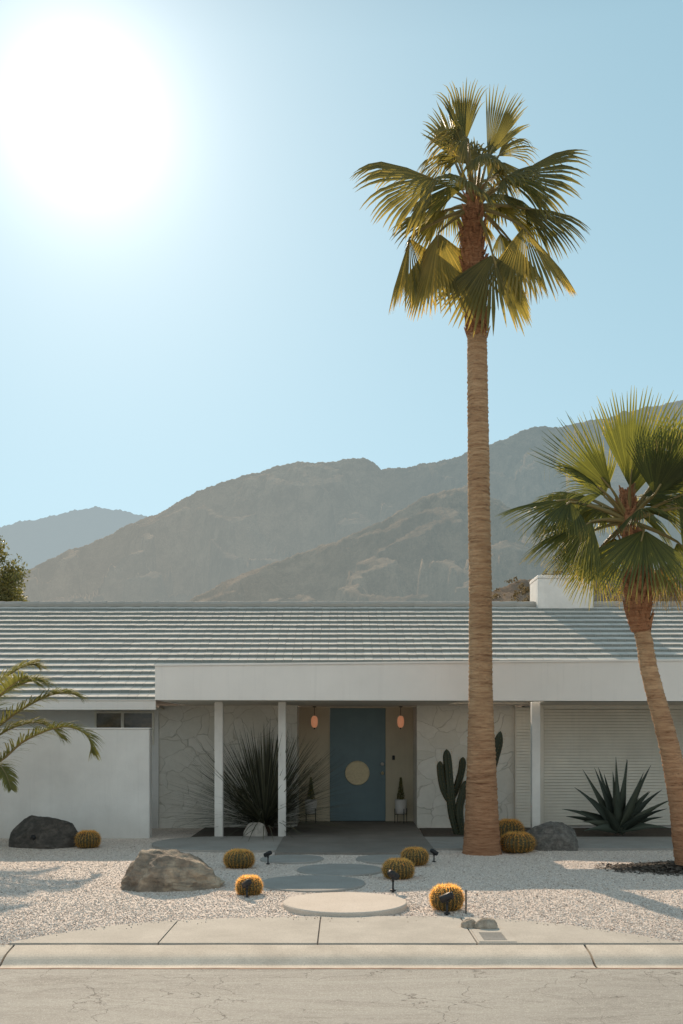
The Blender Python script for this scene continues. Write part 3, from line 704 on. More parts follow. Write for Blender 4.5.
# tall palm
T0 = 14.15
TP = thing('palm_tree', 'tall fan palm with a thick straight bare trunk in front of the stone wall', 'palm tree', (P(481.5,853,T0).x, T0, 0), None)
tp = [P(482,860,T0), P(481.8,848,T0), P(481.5,815,T0), P(481.5,760,T0), P(480.7,700,T0), P(480.3,600,T0), P(479,500,T0), P(478,420,T0), P(477,335,T0)]
tr = [.315,.268,.238,.203,.172,.162,.155,.149,.136]
build('trunk', palm_trunk(tp, tr, '', 1, .06, .017), 'palm_trunk', TP, True)
tb = [P(477,338,T0), P(476,318,T0), P(474,278,T0), P(472.5,238,T0), P(474,200,T0)]; tbr = [.132,.145,.172,.155,.09]
build('leaf_bases', palm_trunk(tb, tbr, '', 5, .09, .03), 'palm_boot', TP, True)
build('leaf_base_stubs', boots(tb, tbr, 150, 3, .17), 'palm_boot', TP)
def FT(a, h, d, n, R, y=0.0, sc=.01415, D=T0, root=None, top=None, **kw):
    hub = P(h[0], h[1], D); hub.y += y
    frond(root, top, hub, d, n, R*sc, seed=a, **kw)
top = P(475,208,T0)
K = dict(root=TP, top=top, split=.66)
# (id, hub px, direction, normal, radius px, depth offset)
FT(1, (434,192), (-1,-.10,.34), (.2,-.75,.65), 92, -.3, A=1.5, droop=.16, tip=.55, tone=.28, fold=-.5, nseg=44, **K)
FT(2, (460,158), (-.42,.1,1), (-.75,-.6,.1), 66, .1, A=.42, droop=-.05, tip=.35, sag=0, tipdead=.3, nseg=18, fold=-.3, **K)
FT(3, (463,152), (-.08,-.3,1), (-.2,-.9,.2), 60, -.15, A=.40, droop=.0, tip=.6, sag=0, nseg=18, **K)
FT(4, (487,160), (.46,.0,1), (.5,-.7,.2), 72, -.05, A=.42, droop=-.03, tip=.3, sag=0, nseg=20, **K)
FT(5, (478,160), (.12,.3,1), (.1,-.6,.4), 52, .3, A=.5, droop=.05, tip=.6, sag=0, nseg=18, tone=.1, **K)
FT(6, (512,186), (1,-.2,.50), (-.25,-.75,.6), 76, -.2, A=1.35, droop=.14, tip=.5, tone=.12, fold=-.5, **K)
FT(7, (526,205), (1,.15,.02), (.1,-.6,.8), 72, .1, A=1.05, droop=.26, tip=.35, fold=-.8, tone=.1, **K)
FT(8, (520,236), (.58,-.15,-.8), (.5,-.8,.3), 86, -.25, A=1.2, droop=.08, tip=.2, tone=.35, fold=-.7, tipdead=.8, **K)
FT(9, (506,216), (.65,.5,-.25), (.3,-.6,.6), 62, .5, A=1.0, droop=.2, tip=.35, tone=.3, **K)
FT(10, (462,204), (-.5,-.8,.0), (-.1,-.3,1), 66, -.45, A=1.35, droop=.42, tip=.5, sag=.25, tone=.15, **K)
FT(11, (437,240), (-.02,-.1,-1), (-.25,-1,.1), 84, -.2, A=1.15, droop=.03, tip=.12, tone=.42, fold=-1.1, nseg=36, tipdead=.7, **K)
FT(12, (410,236), (-.28,.1,-1), (-.7,-.7,.1), 74, .05, A=1.1, droop=.03, tip=.12, tone=.42, fold=-1.3, nseg=34, tipdead=.7, **K)
FT(13, (489,266), (.2,-.15,-1), (.25,-1,.2), 84, -.35, A=1.35, droop=.04, tip=.12, tone=.24, fold=-.8, **K)
FT(14, (455,190), (-.6,.7,.25), (-.2,-.5,.8), 50, .5, A=1.2, droop=.5, tip=.5, tone=.3, **K)
FT(15, (466,150), (-.35,-.3,.1), (-.4,-.7,.5), 54, -.25, A=1.1, droop=.9, tip=.4, sag=0, tone=.45, **K)
FT(16, (488,155), (.6,.1,.1), (.3,-.7,.6), 56, .2, A=1.1, droop=.8, tip=.4, sag=0, tone=.3, **K)
FT(17, (478,170), (.15,-.5,-.1), (.2,-.5,.8), 50, -.3, A=1.2, droop=.8, tip=.5, sag=0, tone=.3, **K)
FT(18, (512,228), (.8,.35,-.65), (.3,-.7,.6), 70, .3, A=.9, droop=.2, tip=.3, tone=.35, **K)
FT(20, (500,150), (.7,.1,.65), (.3,-.7,.5), 48, .15, A=.55, droop=.3, tip=1.0, sag=0, tone=.35, nseg=20, **K)
FT(21, (455,150), (-.5,.2,.3), (-.3,-.7,.5), 46, .2, A=.9, droop=.9, tip=.6, sag=0, tone=.4, nseg=26, **K)
FT(25, (480,178), (.25,.5,.8), (.2,-.5,.5), 56, .4, A=.9, droop=.3, tip=.6, sag=0, tone=.2, **K)
FT(26, (464,176), (-.35,-.5,.6), (-.2,-.6,.5), 50, -.3, A=.9, droop=.5, tip=.6, sag=0, tone=.3, **K)
FT(27, (448,200), (-.9,.3,.1), (-.2,-.6,.7), 64, .3, A=1.2, droop=.3, tip=.45, tone=.3, **K)
FT(28, (503,192), (.8,.4,.35), (.2,-.6,.7), 62, .4, A=1.2, droop=.3, tip=.45, tone=.35, **K)
FT(29, (470,150), (.0,.2,.6), (-.1,-.7,.6), 48, .2, A=1.2, droop=.7, tip=.5, sag=0, tone=.35, **K)
rr_ = random.Random(5)
for i in range(4):
    a = i*2.399+.5; dx = cos(a); dy = sin(a); up = rr_.uniform(-.5,.8)
    FT(100+i, (474+dx*rr_.uniform(10,24), 196-up*22), (dx, dy, up), (-dx*up-.1, -.5, .8), rr_.uniform(36,54), dy*.3, A=rr_.uniform(.6,1.1), droop=rr_.uniform(.2,.6), tip=rr_.uniform(.3,.6), tone=rr_.uniform(.1,.45), pr=.014, nseg=26, **K)
FT(22, (497,200), (.5,-.6,.1), (.2,-.5,.8), 54, -.5, A=1.2, droop=.5, tip=.5, tone=.1, **K)

# leaning palm on the right
S0 = 12.5
bx_ = (690-CX)*S0/F
SPm = thing('palm_tree', 'shorter leaning fan palm with curved trunk in front of the garage', 'palm tree', (bx_, S0, 0), None)
sp = [P(692,873,S0), P(687,850,S0), P(680,800,S0), P(669,745,S0), P(657,700,S0), P(649,669,S0), P(645,645,S0), P(641,626,S0)]
sr = [.20,.165,.14,.125,.115,.108,.104,.102]
build('trunk', palm_trunk(sp, sr, '', 9, .05, .016), 'palm_trunk', SPm, True)
sb = [P(641,632,S0), P(638,610,S0), P(637,580,S0), P(634,555,S0), P(628,520,S0), P(627,495,S0)]; sbr = [.11,.15,.145,.125,.09,.05]
build('leaf_bases', palm_trunk(sb, sbr, '', 15, .09, .035), 'palm_boot', SPm, True)
build('leaf_base_stubs', boots(sb, sbr, 150, 13, .17), 'palm_boot', SPm)
top = P(629,522,S0); K = dict(root=SPm, top=top, sc=.0125, D=S0, sag=.08)
FT(31, (566,503), (-1,-.1,-.18), (-.15,-.65,.75), 74, -.2, A=1.1, droop=.12, tip=.2, tone=.25, **K)
FT(32, (604,496), (-.80,-.3,.78), (-.45,-.6,-.5), 88, -.35, A=.50, droop=-.02, tip=.02, fold=.3, nseg=26, **K)
FT(33, (624,492), (.05,-.2,1), (0,-1,-.2), 94, -.25, A=.62, droop=-.02, tip=.03, split=.6, fold=.5, nseg=30, **K)
FT(34, (636,494), (.22,.15,1), (0,-1,.1), 84, .15, A=.5, droop=-.02, tip=.03, tone=.3, split=.6, fold=.5, nseg=28, **K)
FT(35, (654,494), (.62,-.35,.72), (.3,-.85,-.3), 78, -.35, A=1.2, droop=-.02, tip=.0, fold=.2, **K)
FT(36, (610,492), (-.32,.2,.9), (-.2,-1,.1), 62, .25, A=.7, droop=.0, tip=.05, tone=.35, fold=.4, nseg=26, **K)
FT(37, (584,528), (-.75,-.35,-.45), (-.35,-.75,.6), 82, -.4, A=.95, droop=.22, tip=.25, tone=.28, tipdead=.9, **K)
FT(38, (632,538), (-.35,-.55,-.85), (-.25,-.85,.4), 92, -.5, A=1.1, droop=.1, tip=.1, tone=.2, tipdead=1.3, fold=-.25, **K)
FT(39, (590,487), (-.8,.45,.15), (-.3,-.5,.8), 66, .45, A=1.3, droop=.4, tip=.5, tone=.3, **K)
FT(40, (668,515), (1,-.4,-.25), (.2,-.7,.7), 84, -.4, A=1.2, droop=.15, tip=.2, **K)
FT(41, (672,545), (.7,-.2,-.8), (.4,-.8,.4), 78, -.2, A=1.1, droop=.1, tip=.1, tone=.3, tipdead=1.2, **K)
FT(42, (648,555), (.35,.3,-.95), (.2,-.8,.2), 56, .3, mat='dead_leaf', A=.9, droop=.1, tip=.2, tone=.3, **K)
FT(43, (662,565), (.25,-.15,-1), (.3,-.9,.2), 50, .0, mat='dead_leaf', A=.9, droop=.1, tip=.2, tone=.4, **K)
FT(44, (606,545), (-.25,.4,-.85), (-.2,-.7,.3), 62, .4, A=1.1, droop=.1, tip=.2, tone=.35, **K)
FT(45, (600,515), (-.8,.3,-.3), (-.2,-.6,.8), 60, .35, A=1.2, droop=.35, tip=.35, tone=.28, **K)
FT(46, (645,500), (.5,.7,.2), (.1,-.4,.8), 70, .5, A=1.3, droop=.3, tip=.3, tone=.3, **K)
FT(47, (655,493), (.9,.3,.35), (.1,-.6,.7), 80, .3, A=1.2, droop=.2, tip=.2, tone=.3, **K)
FT(48, (612,500), (-.5,.75,.2), (-.1,-.4,.8), 66, .55, A=1.3, droop=.3, tip=.35, tone=.32, **K)
FT(49, (642,504), (.35,-.55,.75), (.1,-.8,-.5), 64, -.5, A=1.0, droop=.0, tip=.05, tone=.05, **K)
FT(51, (625,530), (0,.8,-.5), (0,-.5,.6), 60, .5, A=1.2, droop=.2, tip=.2, tone=.35, **K)
FT(52, (684,500), (1,.2,-.35), (.2,-.7,.7), 80, .2, A=1.2, droop=.2, tip=.3, tone=.35, **K)
FT(53, (676,455), (.9,.1,.6), (.2,-.9,.1), 72, .1, A=1.2, droop=.02, tip=.05, tone=.45, **K)
FT(54, (560,512), (-.5,-.6,-.45), (-.3,-.7,.6), 52, -.55, A=1.0, droop=.4, tip=.5, tone=.15, **K)

FT(56, (598,498), (-.7,-.4,.35), (-.4,-.7,.5), 62, -.3, A=.9, droop=.25, tip=.4, tone=.1, **K)
FT(57, (664,505), (.8,-.5,.3), (.3,-.7,.5), 70, -.3, A=1.0, droop=.25, tip=.3, tone=.1, **K)
FT(58, (590,520), (-.9,.2,-.1), (-.3,-.7,.5), 60, .2, A=1.0, droop=.3, tip=.4, tone=.2, **K)

FT(60, (598,506), (-.85,.15,.25), (-.35,-.7,.6), 68, .1, A=1.0, droop=.22, tip=.35, tone=.3, fold=-.4, **K)
FT(61, (592,532), (-.55,-.1,-.75), (-.5,-.8,.3), 70, -.1, A=.8, droop=.08, tip=.2, tone=.3, tipdead=.9, **K)
rr_ = random.Random(77)
for i in range(6):     # short inner fronds that fill the heart of the crown
    a = i*2.399; dx = cos(a); dy = sin(a); up = rr_.uniform(-.35,.75)
    FT(70+i, (629+dx*rr_.uniform(10,26), 512-up*22), (dx, dy*.9-.15, up), (-dx*up-.1, -.5, .8), rr_.uniform(42,64), dy*.35, A=rr_.uniform(.7,1.2), droop=rr_.uniform(.1,.4), tip=rr_.uniform(.2,.5), tone=rr_.uniform(.0,.4), pr=.014, nseg=28, **K)

# feather palm coming in from the left
F0 = 14.6
FP = thing('palm_tree', 'feather palm reaching in from the left edge before the garden wall', 'palm tree', (P(-60,800,F0).x, F0, 0))
fb_ = P(-62,735,F0)
build('trunk', palm_trunk([(fb_.x,F0,-.1),(fb_.x,F0,.5),(fb_.x,F0,1.1),(fb_.x,F0,1.75)], [.26,.24,.23,.2], '', 4, .07, .03), 'palm_boot', FP, True)
build('leaf_base_stubs', boots([(fb_.x,F0,.3),(fb_.x,F0,1.0),(fb_.x,F0,1.8)], [.25,.24,.2], 90, 8, .2), 'palm_boot', FP)
def feather(root, base, pts, lw, seed, nl=80, ll=.50, tone=.3):
    rnd = random.Random(seed); base = Vector(base); ctrl = [base]+[Vector(p) for p in pts]; m = len(ctrl)-1
    def cr(u):
        u = min(.9999, max(0, u))*m; k = int(u); t = u-k
        p0 = ctrl[max(k-1,0)]; p1 = ctrl[k]; p2 = ctrl[k+1]; p3 = ctrl[min(k+2, m)]
        return .5*((2*p1)+(p2-p0)*t+(2*p0-5*p1+4*p2-p3)*t*t+(3*p1-p0-3*p2+p3)*t**3)
    mb = MB()
    for i in range(nl):
        u = .16+.84*(i+rnd.random()*.6)/nl; p = cr(u); tg = (cr(u+.02)-cr(u-.02)).normalized(); sd = tg.cross(Vector((0,0,1))).normalized(); up = sd.cross(tg)
        l = ll*(sin(pi*min(1,(u*.88+.12)))**.6*.8+.2)*rnd.uniform(.85,1.1)
        for sg in (-1, 1):
            dd = (tg*.75+sd*sg*.8+up*rnd.uniform(.1,.5)).normalized(); w = .0105; pr = p.copy(); vs = []; tn = []
            for k, r in enumerate((0,.3,.6,.85,1)):
                if k: pr = pr+(dd+Vector((0,0,-1))*r*r*.9).normalized()*l*(r-lr)
                lr = r; e = tg.cross(dd).cross(dd).normalized()*w*(1-r*r*.95)
                vs += [pr-e, pr+e]; tn += [tone+rnd.uniform(-.1,.1)+r*.25]*2
            mb.add(vs, [(2*k,2*k+1,2*k+3,2*k+2) for k in range(4)], tn)
    f = build('frond', mb, 'feather_leaf', root, False)
    mb = MB(); mb.tube([cr(i/24) for i in range(25)], [.024*(1-i/26) for i in range(25)], 6, .6); build('petiole', mb, 'petiole', f, True)
def fp(px, py, y=0): v = P(px, py, F0); v.y += y; return v
feather(FP, fb_, [fp(-10,765,-.1), fp(30,740,-.2), fp(68,727,-.3), fp(92,735,-.32), fp(97,752,-.3)], 0, 1, 95)
feather(FP, fb_, [fp(-20,735,.1), fp(15,712,.1), fp(45,696,.1), fp(66,693,.1), fp(78,697,.1)], 0, 2, 95)
feather(FP, fb_, [fp(-20,725,-.3), fp(5,706,-.6), fp(30,690,-.9), fp(48,682,-1.0), fp(58,688,-1.0)], 0, 3, 85, tone=.45)
feather(FP, fb_, [fp(-35,710,.3), fp(-15,685,.4), fp(5,668,.5), fp(18,662,.6), fp(26,664,.6)], 0, 4, 85, tone=.6)
feather(FP, fb_, [fp(-10,775,-.5), fp(15,764,-.8), fp(28,770,-1.0), fp(36,785,-1.1)], 0, 14, 80, tone=.3, ll=.28)
feather(FP, fb_, [fp(-25,742,.3), fp(0,728,.5), fp(22,722,.6), fp(40,728,.6), fp(50,738,.6)], 0, 15, 80, tone=.2)
feather(FP, fb_, [fp(-28,722,.0), fp(-8,700,.1), fp(14,686,.1), fp(34,680,.1), fp(44,684,.1)], 0, 16, 80, tone=.4)
for i in range(14):
    a = i*2.399; e = .35+.5*((i*7)%5)/5; L = random.uniform(1.5,2.0); dx = cos(a); dy = sin(a)
    if dx > .05: continue
    b = fb_; feather(FP, b, [b+Vector((dx*L*.3, dy*L*.3, L*.35*e)), b+Vector((dx*L*.65, dy*L*.65, L*.5*e)), b+Vector((dx*L, dy*L, L*.35*e-.1)), b+Vector((dx*L*1.15, dy*L*1.15, L*.1*e-.35))], 0, 20+i, 50)

# leafy tree behind the roof on the left
def tree_behind(cx, cy, zt, w, hgt, seed):
    t = thing('tree', 'dense green tree rising behind the roof at the left edge', 'tree', (cx, cy, 0)); rnd = random.Random(seed)
    mb = MB(); mb.tube([(cx,cy,-.2),(cx+.1,cy,2),(cx,cy+.1,zt-2)], [.28,.2,.08], 10)
    for i in range(9):
        a = i*2.4; z = 1.8+i*.35; mb.tube([(cx,cy,z),(cx+cos(a)*w*.4,cy+sin(a)*w*.4,z+.9),(cx+cos(a)*w*.7,cy+sin(a)*w*.7,z+1.3)], [.09,.05,.02], 6)
    build('trunk', mb, 'bark', t, True)
    mb = MB(); cl = []
    for i in range(150):
        h = rnd.random(); z = zt-hgt+hgt*h; rr = w*sqrt(max(.02, 1-(h*1.15-.25)**2 if h < .9 else .25*(1-h)*10))*sqrt(rnd.random()); a = rnd.random()*6.28
        cl.append((Vector((cx+rr*cos(a), cy+rr*sin(a), z)), rnd.uniform(.22,.42), rnd.random()))
    for c, r, tn in cl:
        for j in range(170):
            d = Vector((rnd.gauss(0,1), rnd.gauss(0,1), rnd.gauss(0,.8))).normalized()*r*rnd.uniform(.35,1.1); p = c+d
            a = Vector((rnd.gauss(0,1), rnd.gauss(0,1), rnd.gauss(0,1))).normalized()*.055; b = a.cross(Vector((rnd.gauss(0,1), rnd.gauss(0,1), rnd.gauss(0,1)))).normalized()*.022
            mb.add([p-a, p+b, p+a, p-b], [(0,1,2,3)], max(0, min(1, tn*.6+rnd.random()*.4)))
    build('crown', mb, 'tree_leaf', t); return t
tree_behind((-16-CX)*.027, 27, CAMH+(HY-540)*.027, 1.1, 3.8, 5)

# ------------------------------------------------------------------ rocks
def rock(name, label, loc, size, mat, seed, group=None, rz=0, planes=18, prof=None, sub=5, nz=.07, sharp=.8, box=False, pw=2.8):
    import bmesh
    rnd = random.Random(seed); bm = bmesh.new(); bmesh.ops.create_icosphere(bm, subdivisions=sub, radius=1)
    pl = []
    for i in range(planes):
        v = Vector((rnd.gauss(0,1), rnd.gauss(0,1), rnd.gauss(0,1))).normalized(); pl.append((v, rnd.uniform(sharp, 1.0)))
    mb = MB(); idx = {}
    for v in bm.verts:
        u = v.co.normalized(); r = 1.08
        for n_, h in pl:
            c = u.dot(n_)
            if c > .05: r = min(r, h/c)
        r += nz*noise.fractal(u*1.8+Vector((seed,0,0)), 1.0, 2.0, 6)+nz*.5*abs(noise.noise(u*4+Vector((0,seed,0))))
        q = (abs(u.x)**pw+abs(u.y)**pw+abs(u.z)**pw)**(-1/pw) if box else 1.0
        p = u*min(r*(1.06 if box else 1), q*1.0) if box else u*r
        p = p*(1+nz*.8*noise.fractal(u*2.6+Vector((0,0,seed)), 1.0, 2.0, 6)) if box else p
        z = p.z
        if prof: z *= np.interp(p.x, [a for a, b in prof], [b for a, b in prof])
        z = z if z > 0 else z*.45
        mb.v.append((p.x*size[0]/2, p.y*size[1]/2, z*size[2])); mb.t.append(.5)
    mb.f = [tuple(w.index for w in f.verts) for f in bm.faces]; bm.free()
    o = build(name, mb, mat, None, True, local=True)
    try: o.data.set_sharp_from_angle(angle=radians(34))
    except Exception: pass
    o.location = loc; o.rotation_euler = (0,0,rz); return tag(o, label, 'rock', group)
g = G(170,889); rock('boulder', 'big tan layered boulder in the sunlit gravel at left', (g.x, g.y+.22, -.03), (1.10,.80,.41), 'rock_tan', 12, prof=[(-1,.6),(-.85,.86),(-.6,1.0),(-.25,1.0),(.05,.92),(.35,.83),(.6,.74),(.8,.62),(1,.55)], sub=6, planes=16, sharp=.90, nz=.13, box=True, pw=4.2)
g = G(44,846); rock('boulder', 'dark grey rounded boulder against the white garden wall', (g.x, g.y+.1, -.03), (1.0,.75,.5), 'rock_dark', 31, sub=5, planes=14, nz=.05, sharp=.84)
g = G(551,850); rock('boulder', 'grey mottled boulder between the barrel cacti and the agave', (g.x, g.y+.2, -.03), (.80,.62,.43), 'rock_grey', 44, planes=14, prof=[(-1,.62),(-.5,.8),(0,.92),(.5,1.0),(1,.95)], nz=.12, box=True, pw=3.6, sharp=.88)
g = G(256,838); rock('rock', 'small white rock at the foot of the spiky sotol', (g.x-.02, g.y+.12, 0), (.40,.28,.24), 'rock_white', 52, sub=4, box=True, sharp=.85)
g = G(487,931); rock('rock', 'larger of the two beige rocks beside the sidewalk cover', (g.x, g.y+.07, .0), (.21,.17,.10), 'rock_beige', 63, sub=4, nz=.05, box=True, sharp=.88)
g = G(469.5,929.5); rock('rock', 'smaller of the two beige rocks beside the sidewalk cover', (g.x, g.y+.05, .0), (.14,.13,.085), 'rock_beige', 75, sub=4, nz=.05, box=True, sharp=.88)
for i, (a, b, s) in enumerate([(254,905,.022),(48,893,.03),(572,882,.03),(579,884,.02)]):
    g = G(a, b)
# ------------------------------------------------------------------ barrel cacti
def barrel(R=.17, Hh=.30, ribs=24, seed=1):
    rnd = random.Random(seed)
    t = thing('barrel_cactus', 'x', 'cactus', (0,0,0), 'golden barrel cacti in the gravel')
    mb = MB(); nu = ribs*6; nv = 20; vs = []; fs = []
    def surf(a, v, crest=None):
        ph = -1.15+(pi/2+1.1)*v if v < 1 else pi/2
        r = cos(ph)**.75 if ph > 0 else cos(ph*.8)
        k = crest if crest is not None else (cos(a*ribs)*.5+.5)
        rr = R*r*(.90+.10*k); zz = Hh*.48+Hh*.5*sin(ph)*(1 if ph > 0 else .95); 
        if v > .9: zz -= .015*(v-.9)*10
        return Vector((rr*cos(a), rr*sin(a), zz))
    for j in range(nv+1):
        for i in range(nu): vs.append(surf(2*pi*i/nu, j/nv))
    for j in range(nv):
        for i in range(nu): fs.append((j*nu+i, j*nu+(i+1)%nu, (j+1)*nu+(i+1)%nu, (j+1)*nu+i))
    mb.add(vs, fs); build('body', mb, 'cactus_green', t, True, local=True)
    mb = MB()
    for i in range(ribs):
        a = 2*pi*i/ribs
        for j in range(17):
            v = .12+.86*(j+.3*rnd.random())/17; p = surf(a, v, 1); o = (p-Vector((0,0,Hh*.45))).normalized()
            for k in range(9):
                d = (o*rnd.uniform(.35,1)+Vector((rnd.gauss(0,.6), rnd.gauss(0,.6), rnd.gauss(0,.6)))).normalized(); l = rnd.uniform(.02,.05)
                e = d.cross(Vector((rnd.gauss(0,1), rnd.gauss(0,1), rnd.gauss(0,1)))).normalized()*.0022
                mb.add([p-e, p+e, p+d*l], [(0,1,2)], min(1, max(0, rnd.gauss(.5,.25)+(v-.6)*.5)))
    build('spines', mb, 'spine', t, local=True); return t
BC = barrel()
bl = [(248,897,.165,'sunlit golden barrel cactus beside the big tan boulder'),
      (448.5,912,.165,'sunlit golden barrel cactus beside the two beige sidewalk rocks'),
      (238,869,.19,'shaded barrel cactus just behind the big tan boulder'),
      (399,880,.18,'shaded barrel cactus nearer of the pair right of the stepping stones'),
      (415.5,866,.175,'shaded barrel cactus farther of the pair right of the stepping stones'),
      (85.5,848.5,.185,'shaded barrel cactus touching the dark rounded boulder'),
      (519,853,.24,'low barrel cactus in front, between the tall palm and grey boulder'),
      (511,840,.22,'barrel cactus half hidden behind another beside the tall palm')]
wpx = [28,35,32,33,29,26,36,30]
for i, (a, b, r, lab) in enumerate(bl):
    g = G(a, b); s = (wpx[i]/2-1)*g.y/F/.172; zs = s*(.92 if i < 2 else .74 if i == 2 else .78 if i < 5 else .86 if i == 5 else .70)
    if i == 7: zs = s*.85
    sc = (s, s, zs)
    loc = (g.x, g.y+.14, -.015)
    if i == 0: BC.location = loc; BC.scale = sc; BC['label'] = lab
    else: dup(BC, loc, i*.9, sc, lab)

# ------------------------------------------------------------------ sotol, agave, cereus
def sotol(loc, n=760):
    t = thing('sotol_plant', 'big spiky grey-green sotol between the two white porch posts', 'plant', loc); rnd = random.Random(3); mb = MB()
    for i in range(n):
        a = rnd.random()*6.28; el = pi/2-abs(rnd.betavariate(1.35,1.35))*1.62; L = rnd.uniform(1.2,1.78)*(1.0 if el > .9 else 1.12); w = .0095; drp = rnd.uniform(.02,.28)*(1.2-el/1.6)
        d = Vector((cos(a)*cos(el), sin(a)*cos(el)*.8, sin(el))); p = Vector((0,0,.12))+Vector((cos(a)*.06, sin(a)*.06, rnd.uniform(-.05,.12))); sd = d.cross(Vector((0,0,1)))
        sd = (sd if sd.length > .05 else Vector((1,0,0))).normalized(); vs = []; tn = []; lr = 0; tt = rnd.random()*.8
        for r in (0,.2,.45,.7,.88,1):
            p = p+(d+Vector((0,0,-1))*drp*r*r*2).normalized()*L*(r-lr); lr = r
            if p.z < .02: p.z = .02
            e = sd*w*(1-r**3*.9); nn = sd.cross(d)*w*.5; vs += [p-e, p+nn*(1-r), p+e]; tn += [tt+r*.1]*3
        fs = []
        for k in range(5): b = k*3; fs += [(b,b+1,b+4,b+3),(b+1,b+2,b+5,b+4)]
        mb.add(vs, fs, tn)
    build('leaves', mb, 'sotol_leaf', t, local=True)
    mb = MB(); mb.lathe([(.0,-.05),(.13,-.05),(.15,.08),(.10,.22),(.0,.28)], 14); build('stem', mb, 'bark', t, local=True)
g = G(263,835); sotol((g.x, 17.05, 0))
def agave(loc):
    t = thing('agave', 'large dark agave with stiff sword leaves in front of the garage', 'plant', loc); rnd = random.Random(8)
    D = loc[1]
    tips = [((620,757),.25),((625,759),-.1),((596,768),.1),((651,765),.0),((632,760),.25),((603,768),.3),((587,770),.3),((573,787),-.1),((562,809),.0),((578,820),-.3),((664,790),.1),((667,799),-.2),((663,817),0),((641,772),-.15),((612,764),-.25),((576,828),-.5),((662,826),-.4),((655,806),-.6),((590,800),-.6),((635,775),-.5),((608,790),-.4),((643,790),-.4),((616,772),.2),((629,770),.15),((585,812),.3),((655,792),.3),((570,818),.3),((612,775),.5),((600,800),.6),((650,800),.6)]
    for i, ((a, b), y) in enumerate(tips):
        tip = P(a, b, D)-Vector(loc); tip.y = y; L = tip.length; base = Vector((tip.x*.03, y*.1, .08)); wm = .058 if L > .7 else .05
        if b > 800: base.z = .12
        pts = []; mb = MB(); nst = 9; vs = []
        mid = (base+tip)/2 + Vector((-tip.x*.03, 0, .10*L*(1.0 if b > 785 else .1)))
        main = (tip-base).normalized(); sd = main.cross(Vector((0,-1,0)) if abs(main.y) < .9 else Vector((0,0,1))).normalized()
        tw = rnd.uniform(-.5,.5); nn = sd.cross(main); sd = (sd*cos(tw)+nn*sin(tw)).normalized(); nn = sd.cross(main)
        for k in range(nst):
            u = k/(nst-1); p = base*(1-u)**2+mid*2*u*(1-u)+tip*u*u
            w = wm*(.75+.5*sin(pi*min(1,u*1.3+.1)))*(1-u**2.2)**.9 + .002; th_ = .022*(1-u)+.002
            vs += [p-sd*w+nn*w*.35, p-nn*th_*.6, p+sd*w+nn*w*.35, p-nn*th_*2.2]
        fs = []
        for k in range(nst-1):
            q = k*4
            for m in range(4): fs.append((q+m, q+(m+1)%4, q+4+(m+1)%4, q+4+m))
        mb.add(vs, fs, rnd.random()*.8); build('leaf', mb, 'agave_leaf', t, True, local=True)
g = G(618,842); agave(((618-CX)*.0164, 16.4, 0.0))
def cereus(loc):
    t = thing('columnar_cactus', 'dark upright columnar cactus with several arms behind the tall palm trunk', 'cactus', loc); D = loc[1]
    def col(pts, r, name='stem'):
        P_ = [P(a, b, D)-Vector(loc)+Vector((0, y, 0)) for a, b, y in pts]; m = len(P_)-1; fine = []
        for i in range(31):
            u = min(.9999, i/30)*m; k = int(u); tt = u-k; p0 = P_[max(k-1,0)]; p1 = P_[k]; p2 = P_[k+1]; p3 = P_[min(k+2,m)]
            fine.append(.5*((2*p1)+(p2-p0)*tt+(2*p0-5*p1+4*p2-p3)*tt*tt+(3*p1-p0-3*p2+p3)*tt**3))
        n = 42; vs = []; fs = []; mb = MB()
        for i, p in enumerate(fine):
            d = (fine[min(i+1,30)]-fine[max(i-1,0)]).normalized(); a = d.cross(Vector((.1,1,.1))).normalized(); b = a.cross(d); u = i/30
            R = r*(1-max(0,(u-.82)/.18)**2*.97)*(.82+.18*min(1,u*4))*(1+.05*noise.noise(Vector((u*9, pts[0][0], 0))))
            for q in range(n): an = 2*pi*q/n; rr = R*(.84+.16*cos(an*7)); vs.append(p+(a*cos(an)+b*sin(an))*rr)
        for i in range(30):
            for q in range(n): fs.append((i*n+q, i*n+(q+1)%n, (i+1)*n+(q+1)%n, (i+1)*n+q))
        fs.append(tuple(30*n+q for q in range(n))); mb.add(vs, fs); s_ = build(name, mb, 'cereus_green', t, True, local=True)
        mb = MB()
        for i in range(1, 30):
            for q in range(7):
                d = (fine[i]-fine[i-1]).normalized(); a = d.cross(Vector((.1,1,.1))).normalized(); b = a.cross(d); an = 2*pi*q/7; o = a*cos(an)+b*sin(an); p = fine[i]+o*r*.98
                for k in range(4):
                    e = Vector((random.gauss(0,.5), random.gauss(0,.5), random.gauss(0,.5))); tip = p+(o+e).normalized()*.028; w = d*.0012; mb.add([p-w, p+w, tip], [(0,1,2)], .2)
        build('spines', mb, 'spine', s_, local=True)
    col([(459,838,0),(453,815,0),(450,790,-.02),(448,765,0),(446.5,749,0)], .078)
    col([(452,805,0),(444,790,-.02),(441,775,0),(440,761,0)], .062, 'arm')
    col([(452,800,.05),(458,785,.05),(462,770,.03),(463,757,0)], .062, 'arm')
    col([(468,840,.1),(474,812,.1),(482,790,.1),(492,768,.1),(498,748,.1),(501.5,731,.1)], .085)
    col([(463,838,-.05),(459,812,-.05),(462,795,-.05),(467,780,-.05)], .07)
    col([(476,815,.12),(482,795,.16),(487,780,.2),(491,765,.2)], .055, 'arm')
cereus(((462-CX)*.0166, 16.7, 0.0))

